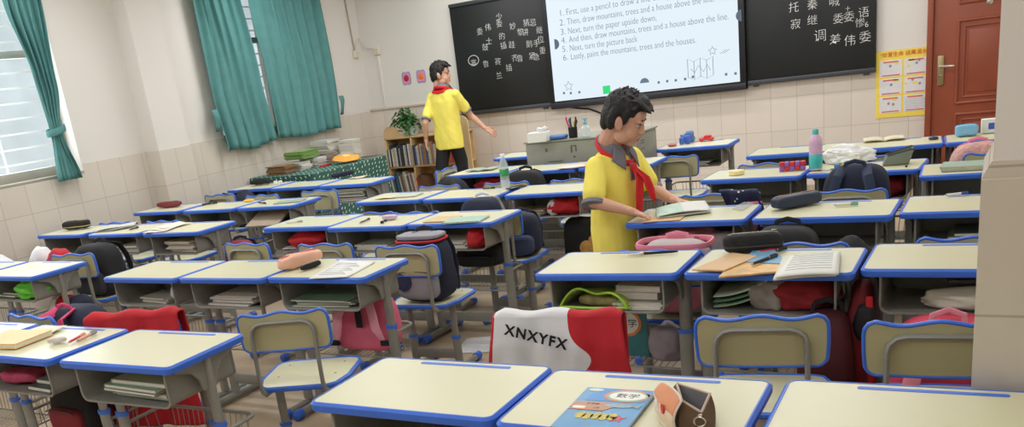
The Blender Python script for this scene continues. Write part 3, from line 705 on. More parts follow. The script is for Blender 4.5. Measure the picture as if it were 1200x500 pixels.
def face_bits(H, root, down):
    b = MB()
    for s in (-1, 1): b.ellipsoid((.076, s*.031, -.008), (.009, .014, .0075), n=10, m=6)
    b.move(H); b.build('eye', mat('eye_white', (225, 218, 210), .3, var=0), root)
    b = MB()
    for s in (-1, 1):
        b.ellipsoid((.0825, s*.031, -.0105 if down else -.008), (.0035, .006, .006), n=10, m=6)
        b.limb([(.080, s*.017, -.004), (.0865, s*.03, .0005), (.077, s*.046, -.005)], [.0018, .0026, .0018], 6)
    b.move(H); b.build('iris_and_lashes', mat('eye_dark', (30, 22, 20), .4, var=0), root)
    b = MB()
    for s in (-1, 1): b.limb([(.087, s*.014, .014), (.088, s*.032, .02), (.075, s*.05, .014)], [.0028, .0036, .002], 6)
    b.move(H); b.build('eyebrow', HAIR, root)
    b = MB(); b.ellipsoid((.0915, 0, -.0665), (.007, .018, .004)); b.ellipsoid((.089, 0, -.0775), (.007, .015, .0045)); b.move(H); b.build('mouth', LIP, root)
def hair(H, root, spikes, seed):
    rn = random.Random(seed); t = MB()
    t.ellipsoid((-.016, 0, .046), (.102, .083, .086)); t.ellipsoid((-.055, 0, .0), (.062, .077, .075)); t.ellipsoid((-.07, 0, -.035), (.04, .058, .05))
    t.ellipsoid((.04, 0, .085), (.052, .064, .04))
    for s in (-1, 1): t.ellipsoid((.012, s*.074, .02), (.02, .012, .04)); t.ellipsoid((-.04, s*.07, .0), (.028, .016, .06))
    for k in range(spikes):
        a = rn.uniform(-2.6, 2.6); e = rn.uniform(.1, 1.35)
        p = Vector((-.015+.1*cos(e)*cos(a), .082*cos(e)*sin(a), .05+.085*sin(e)))
        d = Vector((cos(a)*cos(e)+.5, sin(a)*cos(e)*.8, sin(e)*.8+.1)).normalized()
        if p.x > .05 and p.z < .075: continue
        t.limb([p-d*.01, p+d*rn.uniform(.005, .011)], [.009, .002], 6)
    for k in range(13):
        y = -.058+.116*k/12; t.limb([(.06, y*.9, .088), (.086+.006*rn.random(), y, .074), (.102+.014*rn.random(), y*.95, .058+.012*rn.random())], [.015, .011, .003], 6)
    t.move(H); fuse(t, 'hair', HAIR, root, .0034, 1)
def hand(b, wrist, pd, nrm, side, spread=.14, curl=(.25, .3, .25), k=1.):
    """wrist point, direction of the palm, back-of-hand normal, +1 when the thumb lies on nrm x pd side"""
    pd = pd.normalized(); nrm = (nrm-pd*nrm.dot(pd)).normalized(); lat = nrm.cross(pd)*side
    R = Matrix((pd, lat, nrm)).transposed()
    b.ellipsoid(wrist+pd*.036*k, (.044*k, .032*k, .013*k), R, pw=.8)
    b.limb([wrist-pd*.02*k, wrist+pd*.02*k], [.021*k, .02*k], 10)
    tips = []
    for i, (lo, ln) in enumerate(((.025, .058), (.0085, .066), (-.008, .061), (-.0235, .047))):
        a = spread*(1.3-i)*.75; d = pd*cos(a)+lat*sin(a); p = wrist+pd*.066*k+lat*lo*k; P = [p-pd*.02*k]; c = 0
        for s_, cu in zip((.45, .32, .25), curl):
            P.append(p); c += cu; p = p+(d*cos(c)-nrm*sin(c))*ln*s_*k
        P.append(p); b.limb(P, [.0088*k, .0085*k, .0078*k, .0072*k, .0062*k], 9); tips.append(p)
    p = wrist+pd*.012*k+lat*.022*k; d = (pd*.62+lat*.75-nrm*.2).normalized(); d2 = (pd*.85+lat*.45-nrm*.25).normalized()
    b.limb([p, p+d*.03*k, p+d*.03*k+d2*.028*k, p+d*.03*k+d2*.046*k], [.013*k, .0105*k, .009*k, .007*k], 9)
    return tips
def frame_of(yaw, pitch=0, roll=0, loc=(0, 0, 0), k=1.):
    return Matrix.Translation(loc) @ Matrix.Rotation(yaw, 4, 'Z') @ Matrix.Rotation(pitch, 4, 'Y') @ Matrix.Rotation(roll, 4, 'X') @ Matrix.Scale(k, 4)
def loft(b, rings, n=20):
    """rings: (centre, rx along fwd, ry along side, forward vector) for a trunk"""
    vs = []
    for c, rx, ry, f in rings:
        f = Vector((f[0], f[1], 0)).normalized(); l = Vector((-f.y, f.x, 0)); c = Vector(c)
        vs.append([b.bm.verts.new(c+f*rx*math.copysign(abs(cos(2*pi*j/n))**.8, cos(2*pi*j/n))+l*ry*math.copysign(abs(sin(2*pi*j/n))**.8, sin(2*pi*j/n))) for j in range(n)])
    for A, B in zip(vs, vs[1:]):
        for j in range(n): b.face((A[j], A[(j+1) % n], B[(j+1) % n], B[j]))
    b.face(vs[0][::-1]); b.face(vs[-1]); return b
def ribbon(pts, widths, name, m, parent, side, thick=.006):
    b = MB(); pts = [Vector(p) for p in pts]; k = len(pts)-1
    def f(u, v):
        i = min(int(u*k), k-1); t = u*k-i; p = pts[i].lerp(pts[i+1], t); w = widths[i]*(1-t)+widths[i+1]*t
        return p+Vector(side)*(v-.5)*w+Vector((side[1], -side[0], 0))*.008*sin(v*7+u*3)
    b.sheet(k*4, 8, f); return b.build(name, m, parent, solid=thick, ang=80)
def collar_and_scarf(root, c, f, r, tails, tilt=.25):
    """c: centre of the neckline; f: chest direction"""
    f = Vector((f[0], f[1], 0)).normalized(); l = Vector((-f.y, f.x, 0))
    def ringp(a, rr, z): return c+f*rr*cos(a)+l*rr*1.05*sin(a)+Vector((0, 0, z-tilt*rr*cos(a)))
    b = MB()
    b.sheet(36, 5, lambda u, v: ringp(.22+u*(2*pi-.44), r+(.022 if v > .6 else .0)*(v-.6)*2.2+.012*abs(v-.2), .035-.055*max(0, v-.35)/.65*(1+.35*cos(.22+u*(2*pi-.44)))), closed=False)
    b.build('collar', GREYC, root, solid=.005, ang=80)
    for s in (-1, 1):
        b = MB(); P = [ringp(s*.2, r+.01, .02), ringp(s*.95, r+.012, .03), ringp(s*1.05, r+.05, -.03), ringp(s*.45, r+.055, -.055)]
        b.sheet(4, 4, lambda u, v: (P[0].lerp(P[1], u)).lerp(P[3].lerp(P[2], u), v)+f*.006*sin(v*3)); b.build('collar_flap', GREYC, root, solid=.006, ang=80)
    b = MB(); b.tube([ringp(a, r+.03, -.022-.012*cos(a)) for a in [2*pi*k/32 for k in range(32)]], (.008, .016), 8, closed=True, up=(0, 0, 1)); sc = b.build('neck_scarf', SCARF, root)
    kn = ringp(0, r+.05, -.045); b = MB(); b.ellipsoid(kn, (.02, .022, .022), pw=.8); b.crumple(.004, 40); b.build('scarf_knot', SCARF, sc)
    for T, Wd in tails:
        ribbon([kn]+[kn+f*a+l*b_+Vector((0, 0, z)) for a, b_, z in T], Wd, 'scarf_tail', SCARF, sc, l)

# the boy standing at the desk, reading
V = Vector
b1 = thing('person', 'boy in yellow polo and red scarf standing with both hands on a desk, looking down', 'person', (-1.725, 4.43, 0))
bx, by = -1.725, 4.43
L0 = lambda p: V(p)-V((bx, by, 0))
fc = V((.90, -.30, 0)).normalized(); lf = V((-fc.y, fc.x, 0))
def T1(f, l, z): return fc*f+lf*l+V((0, 0, z))
body = MB()
H1 = frame_of(RAD(8), RAD(24), RAD(2), L0((-1.645, 4.412, 1.254)), 1.1)
head_parts(body, H1)
loft(body, [(T1(-.02, 0, .70), .085, .115, fc), (T1(-.01, 0, .85), .082, .105, fc), (T1(.0, 0, .98), .088, .125, fc), (T1(.0, 0, 1.06), .075, .125, fc), (T1(-.0, 0, 1.105), .05, .07, fc)])
body.limb([T1(-.01, 0, 1.06), H1 @ V((-.035, 0, -.09))], [.052, .05])
RS, RE, RWr = T1(-.01, -.142, 1.035), L0((-1.765, 4.20, .87)), L0((-1.56, 4.205, .808))
LS, LE, LWr = T1(.0, .142, 1.035), L0((-1.60, 4.60, .86)), L0((-1.432, 4.50, .803))
body.limb([RS, RE], [.04, .034]); body.limb([RE, RE.lerp(RWr, .35), RWr], [.034, .033, .021])
body.limb([LS, LE], [.04, .034]); body.limb([LE, LE.lerp(LWr, .35), LWr], [.034, .033, .021])
for s in (-1, 1): body.limb([T1(-.02, s*.062, .70), T1(.0, s*.068, .40), T1(-.03, s*.07, .07)], [.075, .052, .034])
hand(body, RWr, L0((-1.49, 4.232, .775))-RWr, V((-.1, -.1, 1)), 1, .2, (.2, .35, .3), .92)
hand(body, LWr, L0((-1.32, 4.505, .782))-LWr, V((-.1, .1, 1)), -1, .12, (.1, .12, .1), .92)
fuse(body, 'body', SKIN, b1, .0036, 3)
face_bits(H1, b1, True); hair(H1, b1, 90, 3)
sh = MB()
loft(sh, [(T1(-.02, 0, .535), .118, .138, fc), (T1(-.02, 0, .62), .122, .142, fc), (T1(-.015, 0, .75), .118, .142, fc), (T1(-.005, 0, .88), .116, .14, fc), (T1(0, 0, .98), .112, .145, fc), (T1(-.005, 0, 1.05), .09, .142, fc), (T1(-.01, 0, 1.085), .066, .105, fc), (T1(-.01, 0, 1.105), .05, .06, fc)])
SR = RS.lerp(RE, .80); SL = LS.lerp(LE, .80)
sh.limb([RS, RS.lerp(RE, .4), SR], [.056, .058, .062]); sh.limb([LS, LS.lerp(LE, .4), SL], [.056, .058, .06])
def folds(p): return .005*noise.noise(V((p.x*9, p.y*9, p.z*5+p.x*8)))+.004*noise.noise(V((p.x*20+p.z*14, p.y*20, p.z*9)))
fuse(sh, 'shirt', YEL, b1, .006, 8, folds)
for a, e, rr in ((SR, RE, .064), (SL, LE, .062)):
    d = (e-a).normalized(); b = MB(); b.tube([a+d*.036, a+d*.040, a+d*.058, a+d*.061], [rr*.9, rr*.985, rr*.985, rr*.9], 20)
    b.build('sleeve_cuff', GREYC, b1)
collar_and_scarf(b1, T1(.008, 0, 1.118), fc, .062, (
    ([(.035, -.01, -.06), (.03, -.012, -.14), (.02, -.006, -.22), (.02, .0, -.29)], [.03, .05, .06, .05, .035]),
    ([(.045, .03, -.06), (.05, .06, -.13), (.055, .085, -.19)], [.03, .055, .06, .015])), .6)
b = MB(); q = T1(.115, -.006, .985); b.box(q, (.006, .03, .09), .002, Matrix.Rotation(math.atan2(fc.y, fc.x), 3, 'Z')); b.build('placket', GREYC, b1)
for s in (-1, 1):
    b = MB(); b.limb([T1(-.02, s*.058, .66), T1(.0, s*.066, .40), T1(-.03, s*.072, .09)], [.066, .064, .056]); b.build('trouser_leg', TROU, b1)
    b = MB(); b.ellipsoid(T1(.025, s*.072, .035), (.115, .042, .036), Matrix.Rotation(math.atan2(fc.y, fc.x), 3, 'Z'), pw=.7); b.build('shoe', mat('white_shoe', (200, 200, 205), .6, var=.05), b1)

# the boy walking past the bookcase
bx, by, bz = -5.37, 8.75, .2
b2 = thing('person', 'boy in yellow shirt and black trousers walking past the bookcase, arms held out', 'person', (bx, by, bz))
ir = V((.853, .522, 0)); ia = V((-.522, .853, 0))        # to the right and away, seen from the desks
fc = (ir*.62+ia*.78).normalized(); lf = V((-fc.y, fc.x, 0))
def T2(f, l, z): return fc*f+lf*l+V((0, 0, z))
body = MB()
H2 = frame_of(RAD(20), RAD(2), 0, V((.0, .0, 1.385))+ir*.0, 1.08); head_parts(body, H2)
loft(body, [(T2(0, 0, .75), .085, .125, fc), (T2(0, 0, .9), .085, .12, fc), (T2(0, 0, 1.05), .09, .145, fc), (T2(0, 0, 1.14), .075, .145, fc), (T2(0, 0, 1.19), .05, .07, fc)])
body.limb([T2(0, 0, 1.14), H2 @ V((-.035, 0, -.09))], [.054, .05])
RS, RE, RWr = T2(0, -.168, 1.15), ir*.275+V((0, 0, .895))+ia*.02, ir*.425+V((0, 0, .735))-ia*.04
LS, LE, LWr = T2(0, .165, 1.15), -ir*.245+V((0, 0, .88))-ia*.02, -ir*.262+V((0, 0, .70))+ia*.03
for a, e, w in ((RS, RE, RWr), (LS, LE, LWr)):
    body.limb([a, e], [.043, .036]); body.limb([e, e.lerp(w, .35), w], [.036, .034, .022])
for s, k in ((-1, .1), (1, -.12)): body.limb([T2(0, s*.07, .75), T2(k*.7, s*.075, .42), T2(k-.03, s*.075, .08)], [.085, .058, .036])
hand(body, RWr, ir*.10-V((0, 0, .07)), V((.3, -.2, .8))+ia*-.4, 1, .34, (.1, .25, .25), 1.15); hand(body, LWr, V((0, 0, -.1))-ir*.01, -ir, -1, .16, (.2, .25, .25), 1.12)
fuse(body, 'body', SKIN, b2, .0036, 2); face_bits(H2, b2, False); hair(H2, b2, 40, 5)
sh = MB()
loft(sh, [(T2(0, 0, .565), .125, .165, fc), (T2(0, 0, .68), .128, .168, fc), (T2(0, 0, .82), .122, .16, fc), (T2(0, 0, .96), .122, .168, fc), (T2(0, 0, 1.09), .115, .178, fc), (T2(0, 0, 1.17), .092, .168, fc), (T2(0, 0, 1.205), .068, .118, fc), (T2(0, 0, 1.228), .05, .06, fc)])
SR = RS.lerp(RE, .62); SL = LS.lerp(LE, .72)
sh.limb([RS, RS.lerp(RE, .35), SR], [.056, .057, .06]); sh.limb([LS, LS.lerp(LE, .4), SL], [.056, .057, .06])
fuse(sh, 'shirt', YEL, b2, .007, 8, folds)
for a, e, rr in ((SR, RE, .063), (SL, LE, .063)):
    d = (e-a).normalized(); b = MB(); b.tube([a+d*.030, a+d*.033, a+d*.050, a+d*.053], [rr*.84, rr*.92, rr*.9, rr*.82], 20); b.build('sleeve_cuff', GREYC, b2)
collar_and_scarf(b2, T2(.0, 0, 1.238), fc, .064, (([(.03, -.01, -.08), (.03, -.02, -.2), (.02, -.02, -.28)], [.03, .05, .055, .03]), ([(.03, .03, -.08), (.035, .06, -.18)], [.03, .055, .02])), .2)
b = MB(); n_ = [T2(-.06, l, 1.205-abs(l)*.25) for l in (-.11, -.05, 0, .05, .11)]
b.sheet(8, 4, lambda u, v: T2(-.052-.045*v, (u-.5)*(.19-.02*v), 1.25-.075*v*(1-abs(u-.5)*1.2)-abs(u-.5)*.05)); b.build('scarf_back', SCARF, b2, solid=.006, ang=80)
for s, k in ((-1, .1), (1, -.12)):
    b = MB(); b.limb([T2(0, s*.07, .66), T2(k*.7, s*.08, .42), T2(k-.03, s*.08, .09)], [.088, .075, .06]); b.build('trouser_leg', TROU, b2)
    b = MB(); b.ellipsoid(T2(k+.02, s*.08, .036), (.12, .044, .036), Matrix.Rotation(math.atan2(fc.y, fc.x), 3, 'Z'), pw=.7); b.build('shoe', mat('white_shoe', (200, 200, 205)), b2)

# ------------------------------------------------------------------ builders of small things
def seg(a, b_, z=.76):
    p, q = at(*a, z), at(*b_, z); d = q-p; return (p+q)/2, math.atan2(d.y, d.x), d.length
def book(name, label, loc, rz, w, l, t, cover, page=(228, 222, 206), group=None, cat='book', art=None):
    """a closed book or a workbook: cover and page block"""
    o = thing(name, label, cat, loc, rz, group)
    b = MB(); b.box((0, 0, t*.06), (w, l, t*.12)); b.box((0, 0, t*.94), (w, l, t*.12)); b.box((-w/2+t*.06, 0, t/2), (t*.12, l, t))
    b.build('cover', mat('cover_%d_%d_%d' % cover, cover, .4, var=.05), o)
    b = MB(); b.box((.001, 0, t/2), (w-.006, l-.006, t*.78)); b.build('page_block', mat('pages_%d_%d_%d' % page, page, .8, var=.05, scale=90), o)
    return o
def leafstack(name, label, loc, rz, w, l, t, rgb, group, side=(216, 210, 198), cat='book'):
    """one thin book of a pile, one mesh"""
    b = MB(); b.box((0, 0, t/2), (w-.004, l-.004, t*.8), mi=1); b.box((0, 0, t*.07), (w, l, t*.12)); b.box((0, 0, t*.93), (w, l, t*.12)); b.box((-w/2, 0, t/2), (t*.15, l, t))
    o = b.build(name, [mat('cover_%d_%d_%d' % rgb, rgb, .45, var=.06), mat('pages_%d_%d_%d' % side, side, .8, var=.05, scale=90)], None, loc, rz)
    return tag(o, label, cat, group)
def pile(label, group, loc, rz, n, w, l, t, cols, name='notebook', jit=.012, side=(216, 210, 198)):
    z = 0
    for k in range(n):
        tt = t*random.uniform(.8, 1.2)
        leafstack(name, label, (loc[0]+random.uniform(-jit, jit), loc[1]+random.uniform(-jit, jit), loc[2]+z), rz+random.uniform(-.06, .06), w, l, tt, cols[k % len(cols)], group, side); z += tt+.0004
    return z
def paper(name, label, loc, rz, w, l, rgb=(232, 231, 226), bend=.006, n=1, cat='paper', group=None):
    b = MB(); sd = random.random()*9
    for k in range(n):
        q = random.uniform(-.06, .06)*k
        b.sheet(8, 8, lambda u, v: V(((u-.5)*w*cos(q)-(v-.5)*l*sin(q), (u-.5)*w*sin(q)+(v-.5)*l*cos(q), .002+.0035*k+bend*(.5+.5*sin(u*5+v*3+sd+k)))))
    o = b.build(name, mat('sheet_%d_%d_%d' % rgb, rgb, .7, var=.07, scale=40), None, loc, rz, solid=.0012); return tag(o, label, cat, group)
def pen(name, label, a, b_, z=.76, r=.0055, body=(30, 30, 34), cap=(30, 30, 34), tip=(190, 190, 190)):
    c, ang, ln = seg(a, b_, z); o = thing(name, label, 'pen', (c.x, c.y, z+.0012), ang)
    ln = min(max(ln, .08), .16)
    b = MB(); b.tube([(-ln/2, 0, r), (ln*.12, 0, r)], r, 10); b.build('barrel', colour(body, .35), o)
    b = MB(); b.tube([(ln*.12, 0, r), (ln*.44, 0, r), (ln*.45, 0, r)], [r*1.12, r*1.12, r*.7], 10); b.box((ln*.3, 0, r*2.3), (ln*.22, r*.8, r*.5)); b.build('cap', colour(cap, .35), o)
    b = MB(); b.tube([(-ln/2, 0, r), (-ln/2-.012, 0, r)], [r*.9, r*.25], 10); b.tube([(ln*.105, 0, r), (ln*.125, 0, r)], r*1.15, 10); b.build('tip', colour(tip, .3, metal=.6), o)
    return o
def soft_box(b, w, l, h, pw=.42, n=28, m=14, z=None):
    b.ellipsoid((0, 0, h/2 if z is None else z), (w/2, l/2, h/2), n=n, m=m, pw=pw); return b
def case(name, label, c, rz, w, l, h, m, zipm=None, pull=True, cr=.004, seed=1, trim=None, top=True):
    """soft pencil case with a zip along its top and a pull"""
    o = thing(name, label, 'pencil case', (c[0], c[1], c[2] if len(c) > 2 else .7605), rz)
    b = MB(); soft_box(b, w, l, h, .5, 40, 18); b.crumple(cr, 22, seed); z0 = min(v.co.z for v in b.bm.verts)
    for v in b.bm.verts: v.co.z = max(v.co.z-z0, 0)
    b.build('body', m, o)
    zz = h*1.0-z0 if top else h*.8
    b = MB(); b.tube([(-w*.42+w*.84*k/10, 0, zz*(1 if 0 < k < 10 else .93)) for k in range(11)], (.005, .0025), 6); b.build('zip', zipm or colour((40, 40, 44)), o)
    b = MB(); b.box((w*.36, .008, zz+.004), (.02, .007, .003), .001); b.build('zip_pull', CHROME, o)
    if trim:
        b = MB(); b.tube([(w*.497*math.copysign(abs(cos(a))**.5, cos(a)), l*.497*math.copysign(abs(sin(a))**.5, sin(a)), h*.36) for a in [2*pi*k/40 for k in range(40)]], (.0035, h*.06), 6, closed=True, up=(0, 0, 1)); b.build('trim', trim, o)
    return o
def heap(name, label, c, rz, r, m, seed=1, amp=.3, cat='clothing', group=None, flat=True):
    """a crumpled bundle of cloth or thin plastic"""
    b = MB(); t = bmesh.new(); bmesh.ops.create_icosphere(t, subdivisions=4, radius=1); rm = min(r); o_ = V((seed*3.7, seed*1.3, seed*5.1))
    for v in t.verts:
        d = v.co.copy(); k = 1+amp*noise.noise(d*1.6+o_)+amp*.55*(1-abs(noise.noise(d*3.3+o_))*2)*.6+amp*.2*noise.noise(d*8+o_)
        v.co = V((d.x*r[0]*k, d.y*r[1]*k, d.z*r[2]*k))
    z0 = min(v.co.z for v in t.verts)*(.75 if flat else 1)
    for v in t.verts: v.co.z = max(v.co.z-z0, .0)
    b._merge(t, Matrix()); o = b.build(name, m, None, c, rz, ang=75); return tag(o, label, cat, group)
def backpack(name, label, loc, rz, w, d, h, m, m2, m3=None, straps='back', lean=0., seed=2, bottom=True, cat='backpack'):
    """front pocket on local -y, shoulder straps on local +y (straps='front' turns them to -y)"""
    o = thing(name, label, cat, loc, rz); o.rotation_euler.x = lean; m3 = m3 or m2
    b = MB(); soft_box(b, w, d, h, .5, 40, 22)
    for v in b.bm.verts:
        t = v.co.z/h; k = 1-.16*t*t; v.co.x *= k; v.co.y *= (1.06-.25*t)
    b.crumple(.008, 7, seed); b.build('main_body', m, o)
    sg = -1 if straps != 'front' else 1
    b = MB(); soft_box(b, w*.78, d*.42, h*.46, .5, 28, 14, h*.30); b.crumple(.005, 9, seed+1)
    for v in b.bm.verts: v.co.y += sg*d*.43
    b.build('front_pocket', m2, o)
    b = MB(); b.tube([(w*.33*sin(a), sg*d*.66, h*.47+0*a+h*.035*cos(a)) for a in [-pi/2+pi*k/10 for k in range(11)]], (.004, .003), 5)
    b.tube([(x*w*.43, d*.05, h*.5+h*.44*math.sqrt(max(0, 1-x*x))) for x in [-1+.1*k for k in range(21)]], (.006, .003), 5); b.build('zip', colour((60, 60, 64)), o)
    for s in (-1, 1):
        b = MB(); y = -sg*d*.5
        P = [(s*w*.16, -sg*d*.2, h*.97), (s*w*.2, y-sg*.02, h*.9), (s*w*.27, y-sg*.045, h*.68), (s*w*.3, y-sg*.05, h*.45), (s*w*.36, y-sg*.025, h*.22), (s*w*.42, y*.9, h*.1)]
        b.tube(P, [(.026, .008)]*4+[(.012, .004)]*2, 10, up=(0, 1, 0)); b.build('shoulder_strap', m3, o)
    b = MB(); b.tube([(-.05, -sg*d*.2, h*.96), (-.045, -sg*d*.22, h*1.03), (0, -sg*d*.22, h*1.06), (.045, -sg*d*.22, h*1.03), (.05, -sg*d*.2, h*.96)], (.011, .006), 8); b.build('carry_handle', m3, o)
    return o
def drape(name, label, key, mats, front, back, w, mi=None, cat='jacket', fl=0., seed=0, bnd=None, top=.797):
    """a garment hung over the backrest of chair KEY: 'front' metres down on the camera side, 'back' on the seat side"""
    x, y, r = CHAIR[key]; o = thing(name, label, cat, (x, y, 0), r); b = MB(); tot = front+back+.06
    def f(u, v):
        if bnd: q = bnd(v); k = 30/46; u = u*q/k if u < k else q+(u-k)*(1-q)/(1-k)
        s = v*tot; ww = w*(1+fl*max(0, (front-s)/front)**1.3)
        X = (u-.5)*ww; wav = .010*sin(u*13+seed)+.006*sin(u*29+seed*2)
        if s < front: d = front-s; return V((X, -.232-.03*min(1, d/.1)*.4-wav*min(1, d/.12)-.05*d*fl, top-.012-d+(.0 if abs(u-.5) < .42 else -.0)))
        if s < front+.06: a = pi*(s-front)/.06; return V((X, -.205-.031*cos(a), top-.012+.018*sin(a)+.006*cos(X*2*pi/.19)-.03*max(0, abs(u-.5)-.42)*6))
        d = s-front-.06; return V((X*(1-.1*d), -.170+.01*min(1, d/.1)+wav*.5, top-.012-d))
    b.sheet(46, 60, f, mi=mi); b.build('cloth', mats, o, solid=.005, ang=80); return o
def bottle(name, label, loc, prof, m, cap, capprof, band=None, bandprof=None):
    o = thing(name, label, 'bottle', loc); MB().lathe(prof, n=24).build('body', m, o); MB().lathe(capprof, n=20).build('cap', cap, o)
    if band: MB().lathe(bandprof, n=24).build('label_band', band, o)
    return o

# ------------------------------------------------------------------ things on the near desks
tbk = thing('textbook', 'blue maths textbook with orange-framed title lying on the front desk', 'book', (-.796, 1.855, .7595), .035)
w, l, t_ = .182, .258, .009
b = MB(); b.box((0, 0, t_*.95), (w, l, .0008)); b.box((0, 0, .0006), (w, l, .001)); b.box((-w/2, 0, t_/2), (.001, l, t_)); b.build('cover', mat('textbook_blue', (74, 146, 196), .3, var=.12, scale=14), tbk)
b = MB(); b.box((0, 0, t_/2), (w-.003, l-.003, t_-.0018)); b.build('page_block', mat('pages_228_222_206', (228, 222, 206), .8), tbk)
zt = t_+.0002
def flat(name, m, shapes, z):
    b = MB()
    for P in shapes: b.prism(P, 'z', z, z+.0003)
    return b.build(name, m, tbk)
def oval(cx, cy, rx, ry, n=28, pw=1.): return [(cx+rx*math.copysign(abs(cos(a))**pw, cos(a)), cy+ry*math.copysign(abs(sin(a))**pw, sin(a))) for a in [2*pi*k/n for k in range(n)]]
flat('upper_panel', mat('cover_azure', (66, 140, 208), .35, var=.08), [[(-.068, .04), (.088, .05), (.088, .125), (-.09+.03, .125)]], zt)
flat('title_frame', mat('cover_orange', (232, 138, 74), .4, var=.05), [oval(.03, .082, .058, .04), [(.03, .115), (.09, .10), (.075, .06)]], zt+.0003)
flat('inner_frame', mat('cover_mint', (150, 200, 170), .4, var=.05), [oval(.031, .081, .052, .034)], zt+.0006)
flat('brown_panel', mat('cover_brown', (196, 150, 120), .45, var=.06), [rrect(.10, .046, .012, 4, -.04, .012)], zt+.0003)
flat('orange_rule', mat('cover_orange', (232, 138, 74)), [[(-.09, -.018), (.0, -.018), (.035, .028), (.03, .034), (-.002, -.012), (-.09, -.012)]], zt+.0005)
flat('title_field', mat('cover_white', (240, 238, 232), .4, var=.02), [oval(.031, .081, .046, .028), oval(-.066, -.004, .017, .008, pw=.5)], zt+.0009)
flat('fish', mat('cover_grey_fish', (150, 172, 184), .4, var=.2, scale=60), [oval(.03, .018, .036, .012), [(.06, .018), (.085, .032), (.08, .006)]], zt+.0006)
flat('coral', mat('cover_coral', (206, 190, 96), .5, var=.3, scale=120), [oval(-.045+.02*k, -.05-.004*(k % 2), .013, .02) for k in range(5)], zt+.0004)
flat('starfish', mat('cover_starfish', (214, 92, 110), .5, var=.1), [[(.05+(.024 if k % 2 == 0 else .009)*sin(k*pi/5), -.058+(.024 if k % 2 == 0 else .009)*cos(k*pi/5)) for k in range(10)]], zt+.0004)
flat('emblem', mat('cover_pale_emblem', (214, 228, 214), .4, var=.1, scale=90), [oval(-.062, .112, .02, .009)], zt+.0006)
text_mesh('title_lettering', [('数学', (.002, .071, zt+.0014), ('w', .058, .03), 0), ('三年级', (-.056, .018, zt+.0007), ('w', .034, .012), 0), ('上册', (-.03, -.006, zt+.0007), ('w', .016, .009), 0)], mat('cover_ink', (40, 40, 44), .5, var=0), tbk, rot=(0, 0, 0), extrude=.0001)

# open brown pouch with a grey lining and a tan flap
pc = thing('pencil_pouch', 'open brown pencil pouch with grey lining, orange flap and metal ring', 'pencil case', (-.585, 1.775, .7595), 0); pc.scale = (.92, .92, .74)
BROWN = mat('brown_canvas', (96, 74, 50), .8, var=.1, bump=.25)
pc.location = (0, 0, 0); pc.scale = (1, 1, 1)
pl0, pl1 = at(771, 478, .7605), at(793, 507, .7605)
B_ = [pl1+V((.004, .01, 0)), at(837, 507, .7605), at(838, 492, .7605), at(783, 474, .7605)]
R_ = [at_y(799, 469, pl1.y+.035), at_y(822, 483, B_[1].y+.015), at_y(832, 461, B_[2].y+.01), at_y(793, 449, B_[3].y)]
def lerp4(P, u):
    k = u*4; i = int(k) % 4; return P[i].lerp(P[(i+1) % 4], k-int(k))
bc = sum(B_, V())/4
b = MB(); b.sheet(48, 8, lambda u, v: lerp4(B_, u).lerp(lerp4(R_, u), v)+((lerp4(B_, u)-bc)*.08)*sin(pi*v), closed=True); b.prism([(p.x, p.y) for p in B_], 'z', .7605, .764); b.build('body', BROWN, pc, solid=.003)
b = MB(); b.sheet(48, 8, lambda u, v: lerp4(R_, u).lerp(bc+(lerp4(B_, u)-bc)*.8+V((0, 0, .012)), v), closed=True); b.prism([((p-bc).x*.8+bc.x, (p-bc).y*.8+bc.y) for p in B_], 'z', .770, .773); b.build('lining', mat('grey_lining', (122, 122, 126), .55, var=.12, bump=.3), pc, solid=.001)
b = MB(); b.tube([lerp4(R_, k/40) for k in range(40)], (.0035, .003), 7, closed=True); b.build('zip_edge', mat('pink_beige_zip', (206, 184, 168), .6, var=.03), pc)
ft0, ft1 = at_y(775, 447, pl0.y+.02), at_y(799, 466, pl1.y+.012)
def flap(u, v):
    bot = pl0.lerp(pl1, u)+V((-.012*sin(pi*u), -.012*sin(pi*u), .022*(1-u)**2)); top = ft0.lerp(ft1, u)+V((0, 0, .006*sin(pi*u)))
    q = max(0, abs(u-.5)-.38)/.12; v2 = v*(1-.10*q*q)+.0
    return bot.lerp(top, v2)+V((-.01*sin(pi*v), -.006*sin(pi*v), 0))
b = MB(); b.sheet(14, 14, flap, mi=lambda u, v: 0 if v > .5 else 1); fo = b.build('flap', [mat('flap_orange', (222, 148, 104), .6, var=.05), mat('flap_cream', (230, 206, 176), .6, var=.08, scale=30)], pc, solid=.003)
b = MB(); b.tube([flap(k/12, 0) for k in range(13)]+[flap(1, k/12) for k in range(1, 13)]+[flap(1-k/12, 1) for k in range(1, 13)]+[flap(0, 1-k/12) for k in range(1, 12)], .003, 6, closed=True); b.build('flap_piping', mat('pale_piping', (224, 212, 198), .6, var=0), fo)
fn = (pl1-pl0).cross(V((0, 0, 1))).normalized()
b = MB(); b.lathe([(.001, -.001), (.012, -.001), (.012, .002), (.001, .002)], n=20); b.move(Matrix.Translation(flap(.66, .48)+fn*.003) @ fn.to_track_quat('Z', 'Y').to_matrix().to_4x4()); b.build('red_badge', mat('badge_red', (206, 44, 52), .5, var=0), fo)
b = MB(); b.lathe([(.001, -.001), (.017, -.001), (.015, .001), (.001, .001)], n=16); b.move(Matrix.Translation(flap(.36, .3)+fn*.003) @ fn.to_track_quat('Z', 'Y').to_matrix().to_4x4()); b.build('pale_figure', mat('figure_pale', (240, 228, 214), .6, var=.1, scale=60), fo)
c0 = R_[1]+V((.0, -.012, -.016)); b = MB(); b.tube([c0+V((.013*cos(a), -.004, .011*sin(a))) for a in [2*pi*k/24 for k in range(24)]], .0022, 7, closed=True); b.box(c0+V((0, .0, .013)), (.01, .006, .008), .002); b.build('pull_ring', CHROME, pc)
